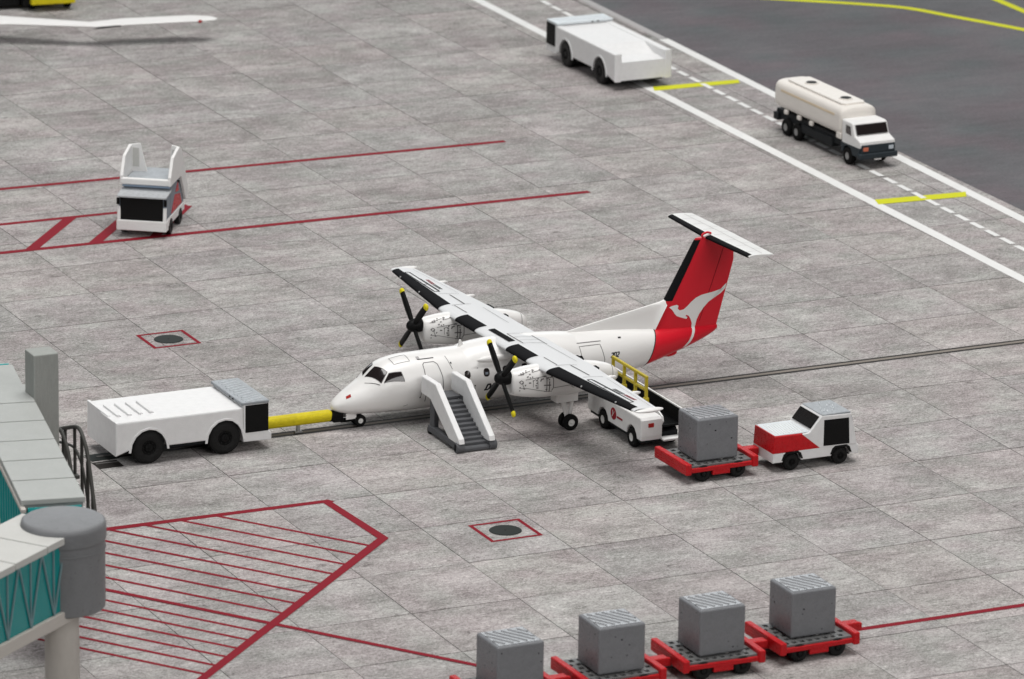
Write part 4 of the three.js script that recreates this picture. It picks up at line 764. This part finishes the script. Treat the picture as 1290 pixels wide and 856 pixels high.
// ---------------------------------------------------------------- stair truck on the red-lined stand
{
  const t = thing('stair_truck', 'white stair truck with raised platform and black windscreen between red lines', 'stair truck', [3.62, 0, -32.1], -0.61);
  const hw = 1.25;
  part('bumper', bx(-hw - 0.02, hw, 0.36, 0.88, -0.5, 0.02, 0.05), M.matteWhite, t);
  part('cab', prism([[-1.1, 0.6], [-0.12, 0.6], [-0.08, 0.88], [-0.16, 2.04], [-1.1, 2.1]], -hw + 0.06, hw - 0.06, 'x', 0.04), M.slateBlue, t);
  part('windscreen', prism([[-0.16, 0.92], [-0.05, 0.9], [-0.1, 2.02], [-0.2, 2.02]], -hw + 0.16, hw - 0.2, 'x', 0.02), M.black, t);
  for (const s of [-1, 1]) { part('windscreen_pillar', prism([[-0.2, 0.86], [0.0, 0.86], [-0.06, 1.4], [-0.1, 1.55], [-0.2, 1.55]], s * (hw - 0.1) - 0.08, s * (hw - 0.1) + 0.08, 'x', 0.02), M.matteWhite, t); part('mirror', bx(s * (hw - 0.06) - 0.07, s * (hw - 0.06) + 0.07, 1.65, 1.98, -0.12, 0.0, 0.03), M.black, t); }
  part('cab_roof', prism([[-1.15, 2.1], [0.02, 2.03], [0.02, 2.1], [-1.15, 2.24]], -hw, hw, 'x', 0.03), M.truckRoof, t);
  part('side_door', bx(hw - 0.09, hw - 0.04, 0.95, 1.98, -0.95, -0.3, 0.02), M.slateBlue, t);
  part('chassis', bx(-hw + 0.02, hw - 0.02, 0.5, 0.92, -4.0, -0.4, 0.05), M.matteWhite, t);
  part('side_body', prism([[-4.0, 0.9], [-1.12, 0.9], [-1.12, 2.3], [-2.3, 2.5], [-3.2, 1.9]], -hw + 0.08, hw - 0.06, 'x', 0.03), M.slateBlue, t);
  for (const s of [-1, 1]) { part('red_panel', prism([[-3.5, 0.98], [-1.3, 0.98], [-2.1, 1.75], [-3.15, 1.55]], s > 0 ? hw - 0.065 : -hw + 0.04, s > 0 ? hw - 0.04 : -hw + 0.085, 'x', 0.008), M.red, t); part('red_panel', prism([[-2.9, 1.75], [-2.2, 1.85], [-2.7, 2.25]], s > 0 ? hw - 0.065 : -hw + 0.04, s > 0 ? hw - 0.04 : -hw + 0.085, 'x', 0.008), M.red, t); }
  part('platform_bed', prism([[-3.7, 2.4], [-0.95, 2.34], [-0.95, 2.46], [-3.7, 2.56]], -hw + 0.05, hw - 0.05, 'x', 0.02), M.skyBlue, t);
  part('platform_floor', bx(-hw + 0.16, hw - 0.16, 2.58, 2.66, -3.6, -1.0, 0.02), M.silver, t);
  part('front_lip', bx(-hw - 0.02, hw + 0.02, 2.46, 2.8, -1.05, -0.82, 0.08), M.matteWhite, t);
  const wall = [[-0.85, 2.46], [-0.85, 2.9], [-1.45, 3.78], [-2.75, 4.02], [-3.2, 3.8], [-4.0, 2.5], [-4.5, 1.6], [-4.4, 1.05], [-4.1, 1.0], [-3.4, 2.0], [-3.1, 2.46]];
  for (const s of [-1, 1]) part('side_wall', prism(wall.slice().reverse(), s > 0 ? hw - 0.12 : -hw - 0.04, s > 0 ? hw + 0.04 : -hw + 0.12, 'x', 0.03), M.matteWhite, t);
  for (const s of [-1, 1]) part('end_flange', prism([[s * 1.2, 2.6], [s * 1.2, 4.0], [s * (s > 0 ? 0.88 : 0.72), 4.08], [s * (s > 0 ? 0.74 : 0.36), 2.62]], -2.85, -2.73, 'z', 0.02), M.matteWhite, t);
  for (const s of [-1, 1]) part('wall_panel', bx(Math.min(s * 1.08, s * (s > 0 ? 0.92 : 0.76)), Math.max(s * 1.08, s * (s > 0 ? 0.92 : 0.76)), 2.9, 3.85, -2.73, -2.715, 0), M.beigeRoof, t);
  for (let k = 0; k < 7; k++) part('step', bx(-hw + 0.14, hw - 0.14, 2.36 - k * 0.24, 2.5 - k * 0.24, -3.95 - k * 0.1, -3.6 - k * 0.1, 0.02), M.silver, t);
  for (const z of [-1.05, -3.05]) for (const s of [-1, 1]) wheel(t, s * (hw - 0.14), 0.42, z, 0.42, 0.3, 'x', M.tyreGloss, M.black);
  part('marker', [bx(-hw - 0.045, -hw - 0.03, 2.95, 3.05, -1.1, -1.0, 0.002)], M.lampRed, t);
}

// ---------------------------------------------------------------- tank truck on the road
{
  const t = thing('tank_truck', 'cream tank truck with white cab and dark bumper on the dashed road line', 'tank truck', [43.78, 0, -34.9], 0.02);
  // local: z towards the cab, x across
  const hw = 1.12;
  const sec = (z, k, dy) => { const r = []; for (let j = 0; j <= 40; j++) { const a = -j / 40 * 2 * Math.PI, c = Math.cos(a), s = Math.sin(a), e = 0.48; r.push(V(Math.sign(s) * Math.pow(Math.abs(s), e) * (hw - 0.02) * k, 2.06 + dy + Math.sign(c) * Math.pow(Math.abs(c), e) * 0.78 * k, z)); } return r; };
  const rows = [sec(-4.86, 0.02, 0), sec(-4.84, 0.6, 0), sec(-4.76, 0.86, 0), sec(-4.6, 0.96, 0), sec(-4.35, 1, 0), sec(2.2, 1, 0), sec(2.38, 0.97, 0), sec(2.48, 0.88, 0), sec(2.52, 0.6, 0), sec(2.53, 0.02, 0)];
  const tank = part('tank', grid(rows, true), M.cream, t);
  part('top_walk', prism([[-0.62, -4.0], [0.62, -4.0], [0.7, -3.8], [0.7, 1.75], [0.55, 2.0], [-0.55, 2.0], [-0.7, 1.75], [-0.7, -3.8]], 2.8, 2.93, 'y', 0.04), M.cream, t);
  for (const z of [-2.6, 1.05]) { const h = part('hatch', disc(0, 2.95, z, 0.36, 0.06), M.cream, t); part('hatch_lid', disc(0, 2.985, z, 0.29, 0.02), M.black, h); }
  for (const s of [-1, 1]) part('band', bx(s * (hw - 0.02) - 0.008, s * (hw - 0.02) + 0.008, 2.3, 2.42, -3.9, 1.8, 0), M.creamBand, t);
  for (const s of [-1, 1]) for (const z of [-3.4, -2.0, -0.7]) part('tank_foot', bx(s * (hw - 0.1) - 0.08, s * (hw - 0.1) + 0.08, 1.16, 1.4, z - 0.16, z + 0.16, 0.05), M.cream, t);
  part('front_skirt', bx(-hw + 0.05, hw - 0.05, 1.14, 1.5, 1.95, 2.45, 0.08), M.cream, t);
  part('frame', bx(-0.85, 0.85, 0.72, 1.2, -4.75, 3.2, 0.04), M.chassis, t);
  part('side_gear', [bx(-0.98, 0.98, 0.5, 1.0, -1.9, 1.4, 0.08), bx(-1.02, 1.02, 0.62, 1.02, -4.8, -4.3, 0.04)], M.chassis, t);
  for (const z of [-3.36, -2.22, 3.22]) for (const s of [-1, 1]) wheel(t, s * (hw - 0.2), 0.46, z, 0.46, 0.34, 'x', M.tyre, M.rimGrey);
  part('cab', prism([[2.52, 1.0], [4.4, 1.06], [4.52, 1.2], [4.5, 1.44], [3.86, 1.66], [3.62, 2.22], [3.45, 2.28], [2.52, 2.28]], -hw + 0.08, hw - 0.08, 'x', 0.07), M.matteWhite, t);
  part('windscreen', prism([[3.88, 1.68], [3.93, 1.72], [3.7, 2.2], [3.65, 2.17]], -hw + 0.2, hw - 0.2, 'x', 0.01), M.glassDark, t);
  for (const s of [-1, 1]) part('side_window', prism([[2.95, 1.64], [3.52, 1.6], [3.42, 2.06], [2.95, 2.08]].reverse(), s > 0 ? hw - 0.11 : -hw + 0.065, s > 0 ? hw - 0.065 : -hw + 0.11, 'x', 0.01), M.glassDark, t);
  part('grille', bx(-hw + 0.12, hw - 0.12, 0.86, 1.3, 4.42, 4.56, 0.04), M.navy, t);
  part('fender', [prism([[2.55, 0.55], [2.75, 0.62], [2.85, 0.9], [3.2, 1.02], [3.55, 0.92], [3.72, 0.62], [4.4, 0.6], [4.46, 1.1], [2.52, 1.08]].reverse(), -hw + 0.04, hw - 0.04, 'x', 0.03)], M.navy, t);
  part('bumper', bx(-hw - 0.02, hw + 0.02, 0.56, 0.86, 4.3, 4.66, 0.07), M.navy, t);
  part('headlight', bx(-0.9, -0.6, 0.98, 1.18, 4.54, 4.59, 0.02), M.lampAmber, t); part('headlight', bx(0.62, 0.9, 0.98, 1.18, 4.54, 4.59, 0.02), M.lampClear, t);
  part('number_plate', bx(-0.2, 0.2, 0.46, 0.56, 4.5, 4.56, 0.01), M.matteWhite, t);
}

// ---------------------------------------------------------------- jet bridge in the lower left corner
{
  const t = thing('jet_bridge', 'grey jet bridge with round rotunda, panelled roof and teal glass walls', 'jet bridge', [0, 0, 0]);
  const RX = -22.6, RZ = 26.93;
  const lathe = (pts, x, z) => new THREE.LatheGeometry(pts.map(q => new THREE.Vector2(...q)), 56).translate(x, 0, z);
  part('rotunda', lathe([[0, 3.66], [1.5, 3.66], [1.55, 3.72], [1.55, 6.4]], RX, RZ), M.rotunda, t);
  part('rotunda_cap', lathe([[1.5, 6.3], [1.57, 6.32], [1.6, 6.4], [1.6, 6.85], [1.56, 7.01], [1.44, 7.09], [0, 7.14]], RX, RZ), M.rotunda, t);
  part('collar', lathe([[1.555, 5.95], [1.575, 5.97], [1.575, 6.04], [1.555, 6.06]], RX, RZ), M.rotunda, t);
  part('column', lathe([[0.66, 0], [0.64, 3.2], [0.7, 3.25], [0.7, 3.64]], RX + 0.0, RZ - 0.25), M.beige, t);
  part('column_foot', lathe([[0.95, 0], [0.95, 0.12], [0.7, 0.16]], RX, RZ - 0.25), M.beige, t);
  // tunnel towards the front left: local u along d, v outwards to the viewer
  const d = V(-0.8, 0, 0.6), n = V(0.6, 0, 0.8), o = V(-22.4, 0.45, 27.7);
  const place = g => { g.applyMatrix4(new THREE.Matrix4().makeBasis(d, V(0, 1, 0), n.clone().negate()).setPosition(o)); return flatFlip(g); };
  // box in tunnel space: u, y, w (w runs from the glass wall, 0, to the far wall, 2.6); makeBasis(d, up, -n) is right-handed
  const tb = (u0, u1, y0, y1, w0, w1, r = 0.03) => place(bx(u0, u1, y0, y1, w0, w1, r));
  const tr = (a, b, r) => place(rod(a, b, r, r, 8));
  for (let k = 0; k < 4; k++) part('roof_panel', tb(k * 2.15 + (k ? 0.03 : -0.6), (k + 1) * 2.15, 6.12 - k * 0.02, 6.4 - k * 0.02, -0.16, 2.75), M.beigeRoof, t);
  part('floor_beam', tb(-0.4, 8.5, 2.98, 3.5, -0.12, 2.7, 0.05), M.beige, t);
  part('support_beam', [tb(-1.6, 1.4, 2.55, 3.0, 0.5, 1.9, 0.05)], M.beige, t);
  const posts = [0, 1.55, 3.1, 4.65, 6.2, 7.75];
  posts.slice(0, 5).forEach((u, k) => {
    part('glass_pane', tb(u + 0.03, posts[k + 1] - 0.03, 3.5, 6.12, 0.02, 0.05, 0), M.teal, t);
    part('wall_pane', tb(u + 0.03, posts[k + 1] - 0.03, 3.5, 6.12, 2.5, 2.56, 0), M.teal, t);
    part('diagonal_brace', tr([u, 3.5, -0.02], [u + 0.8, 6.12, -0.02], 0.045), M.brace, t);
    part('diagonal_brace', tr([u + 0.8, 6.12, -0.02], [posts[k + 1], 3.5, -0.02], 0.045), M.brace, t);
    part('diagonal_brace', tr([u, 6.12, 2.44], [u + 0.8, 3.5, 2.44], 0.05), M.brace, t);
    part('diagonal_brace', tr([u + 0.8, 3.5, 2.44], [posts[k + 1], 6.12, 2.44], 0.05), M.brace, t);
  });
  for (const u of posts) part('glazing_post', tb(u - 0.035, u + 0.035, 3.5, 6.12, -0.04, 0.06, 0.01), M.brace, t);
  // tunnel towards the stand: roof of separate panels, glass side wall facing the left
  const e = V(-0.202, 0, 0.979).normalize(), f = V(-0.979, 0, -0.202).normalize(), o1 = V(-17.55, 0, 10.0);   // e runs towards the rotunda, f to the left
  const pl = g => { g.applyMatrix4(new THREE.Matrix4().makeBasis(e, V(0, 1, 0), f.clone()).setPosition(o1)); return flatFlip(g); };
  const sb = (u0, u1, y0, y1, w0, w1, r = 0.03) => pl(bx(u0, u1, y0, y1, w0, w1, r));
  const q0 = -1.75, step = 2.5;
  for (let k = 0; k < 6; k++) part('roof_panel', sb(q0 + k * step + 0.05, q0 + (k + 1) * step - 0.05, 6.15, 6.4, 0, 2.45, 0.02), M.bridge, t);
  part('roof_core', sb(q0 + 0.1, q0 + 6 * step - 0.05, 6.0, 6.22, 0.08, 2.36, 0), M.bridgeSeam, t);
  part('floor_beam', sb(q0, q0 + 6 * step + 0.4, 3.0, 3.5, 0, 2.45, 0.04), M.bridge, t);
  part('side_wall', sb(q0, q0 + 6 * step - 0.1, 3.5, 6.0, 0.06, 0.14, 0), M.bridge, t);
  for (let k = 0; k < 22; k++) part('glazing_rib', sb(q0 + 0.1 + k * 0.67, q0 + 0.18 + k * 0.67, 3.5, 6.02, 2.3, 2.38, 0.01), M.tealWall, t);
  for (let k = 0; k < 6; k++) part('glass_pane', sb(q0 + k * step + 0.05, q0 + (k + 1) * step - 0.05, 3.5, 6.0, 2.24, 2.28, 0), M.tealWall, t);
  part('end_glass', sb(q0 + 6 * step - 0.02, q0 + 6 * step + 0.04, 3.5, 6.1, 0.15, 2.2, 0), M.tealWall, t);
  part('edge_rail', sb(q0, q0 + 6 * step + 0.3, 5.98, 6.16, 2.3, 2.5, 0.04), M.beige, t);
  // cab at the stand end
  part('cab_roof', sb(-5.2, -2.9, 5.95, 6.2, 0.05, 3.0, 0.04), M.bridge, t);
  part('cab_wall', sb(-5.0, q0 + 0.02, 3.2, 5.95, 0.25, 2.8, 0.04), M.bridgeSeam, t);
  part('cab_glass', sb(-5.28, -5.2, 3.6, 6.22, 0.2, 2.9, 0), M.tealWall, t);
  part('roof_step', sb(-2.9, q0, 6.0, 6.3, 0.1, 2.5, 0.03), M.bridge, t);
  // lifting column and its carriage
  part('lift_column', bx(-17.62, -16.55, 0.5, 8.2, 9.3, 10.35, 0.05), M.pillar, t);
  part('carriage', bx(-18.2, -16.2, 0.25, 0.7, 9.1, 10.6, 0.06), M.pillar, t);
  for (const z of [9.3, 10.4]) for (const x of [-17.9, -16.5]) wheel(t, x, 0.35, z, 0.35, 0.3, 'x', M.tyre, M.rimGrey);
  // service stairs with curved handrails, down to the apron beside the tunnel
  const top = [[4.0, 7.4], [4.68, 9.4], [4.66, 10.0], [4.12, 10.6], [3.38, 10.95], [1.84, 11.5], [0.9, 11.8]];
  for (const x of [-15.5, -16.3]) {
    part('handrail', tube(top.map(([y, z]) => [x, y + (x < -16 ? 0.02 : 0), z]), 0.085, false, 8, 0.4), M.stairRail, t);
    part('lower_rail', tube([[x, 3.5, 7.6], [x, 3.75, 9.2], [x, 3.3, 10.05], [x, 2.5, 10.5], [x, 0.4, 11.3]], 0.06, false, 8, 0.4), M.stairRail, t);
    for (const [z, y0, y1] of [[8.2, 2.6, 4.3], [9.3, 2.6, 4.62], [10.1, 2.0, 4.5], [10.75, 1.2, 3.6], [11.3, 0, 2.3]]) part('rail_post', rod([x, y0, z], [x, y1, z], 0.07), M.stairRail, t);
  }
  part('landing', bx(-16.45, -15.4, 2.5, 2.66, 7.2, 9.6, 0.03), M.stairRail, t);
  for (let k = 0; k < 9; k++) part('stair_tread', bx(-16.3, -15.5, 2.3 - k * 0.27, 2.38 - k * 0.27, 9.55 + k * 0.2, 9.85 + k * 0.2, 0.02), M.rim, t);
  part('landing_leg', [rod([-15.5, 0, 7.5], [-15.5, 2.5, 7.5], 0.08), rod([-16.3, 0, 7.5], [-16.3, 2.5, 7.5], 0.08)], M.stairRail, t);
}
function flatFlip(g) {   // basis may be left-handed: keep faces outward
  const m = g; m.computeVertexNormals ? 0 : 0; return m;
}

// ---------------------------------------------------------------- parked airliner whose wing reaches in at the top left
{
  const t = thing('airliner', 'white airliner wing tip with red light reaching over the apron', 'airplane', [2.74, 0, -7.3]);
  const sec = (x, zc, c, th, y) => { const r = []; for (let j = 0; j <= 24; j++) { const a = -j / 24 * 2 * Math.PI; r.push(V(x, y + Math.sin(-a) * th / 2, zc + Math.cos(a) * c / 2)); } return r; };
  const rows = [sec(-6, -73.6, 6.5, 0.6, 1.10), sec(2, -69.9, 3.6, 0.42, 1.15), sec(8.9, -66.7, 2.1, 0.32, 1.20), sec(13.2, -63.85, 1.1, 0.26, 1.18), sec(15.3, -63.6, 1.5, 0.26, 1.23), sec(19.0, -62.7, 1.5, 0.22, 1.30), sec(19.85, -62.3, 0.9, 0.18, 1.32), sec(20.1, -62.15, 0.1, 0.05, 1.32)];
  part('wing', flipWind(grid(rows, true)), M.matteWhite, t);
  part('slat_gap', prism([[13.0, 1.13], [13.3, 1.2], [14.6, 1.22], [14.6, 1.15]], -63.1, -62.96, 'z', 0.01), M.black, t);
  part('wing_light', ell(19.0, 1.28, -61.97, 0.14, 0.1, 0.08, 12), M.lampRed, t);
  part('fuselage', new THREE.CapsuleGeometry(2.1, 26, 10, 28).rotateX(Math.PI / 2).translate(-8, 3.2, -80), M.matteWhite, t);
  for (const [x, z] of [[-6, -78], [-10, -78], [-8, -92]]) { part('gear_leg', rod([x, 1.6, z], [x, 0.5, z], 0.15), M.rimGrey, t); wheel(t, x, 0.5, z, 0.5, 0.4, 'x', M.tyre, M.rim); }
}
// ---------------------------------------------------------------- yellow ground vehicle behind that wing
{
  const t = thing('yellow_tractor', 'yellow and black ground tractor parked beyond the airliner wing', 'tractor', [16.95, 0, -80.6], -0.12);
  part('bumper', bx(-1.3, 1.3, 0.45, 1.1, 0.4, 0.9, 0.06), M.yellow, t);
  part('body', bx(-1.25, 1.25, 0.6, 2.2, -3.2, 0.5, 0.08), M.yellow, t);
  part('grille', bx(-0.6, 0.7, 1.0, 1.5, 0.86, 0.93, 0.02), M.black, t);
  part('side_skirt', bx(-1.7, -1.25, 0.3, 1.5, -3.2, 0.4, 0.05), M.black, t);
  part('side_skirt', bx(-4.4, -1.7, 0.2, 1.4, -3.4, -0.2, 0.1), M.black, t);
  for (const x of [-1.05, 1.05]) for (const z of [-0.2, -2.6]) wheel(t, x, 0.5, z, 0.5, 0.4, 'x', M.tyre, M.black);
}

// ---------------------------------------------------------------- bring the place down to the model's size and draw
{
  const seen = new Set();
  scene.traverse(o => {
    if (o === scene || o === camera || REAL.has(o)) return;
    o.position.multiplyScalar(S);
    if (o.geometry && !seen.has(o.geometry)) { seen.add(o.geometry); o.geometry.scale(S, S, S); }
  });
}
renderer.render(scene, camera);
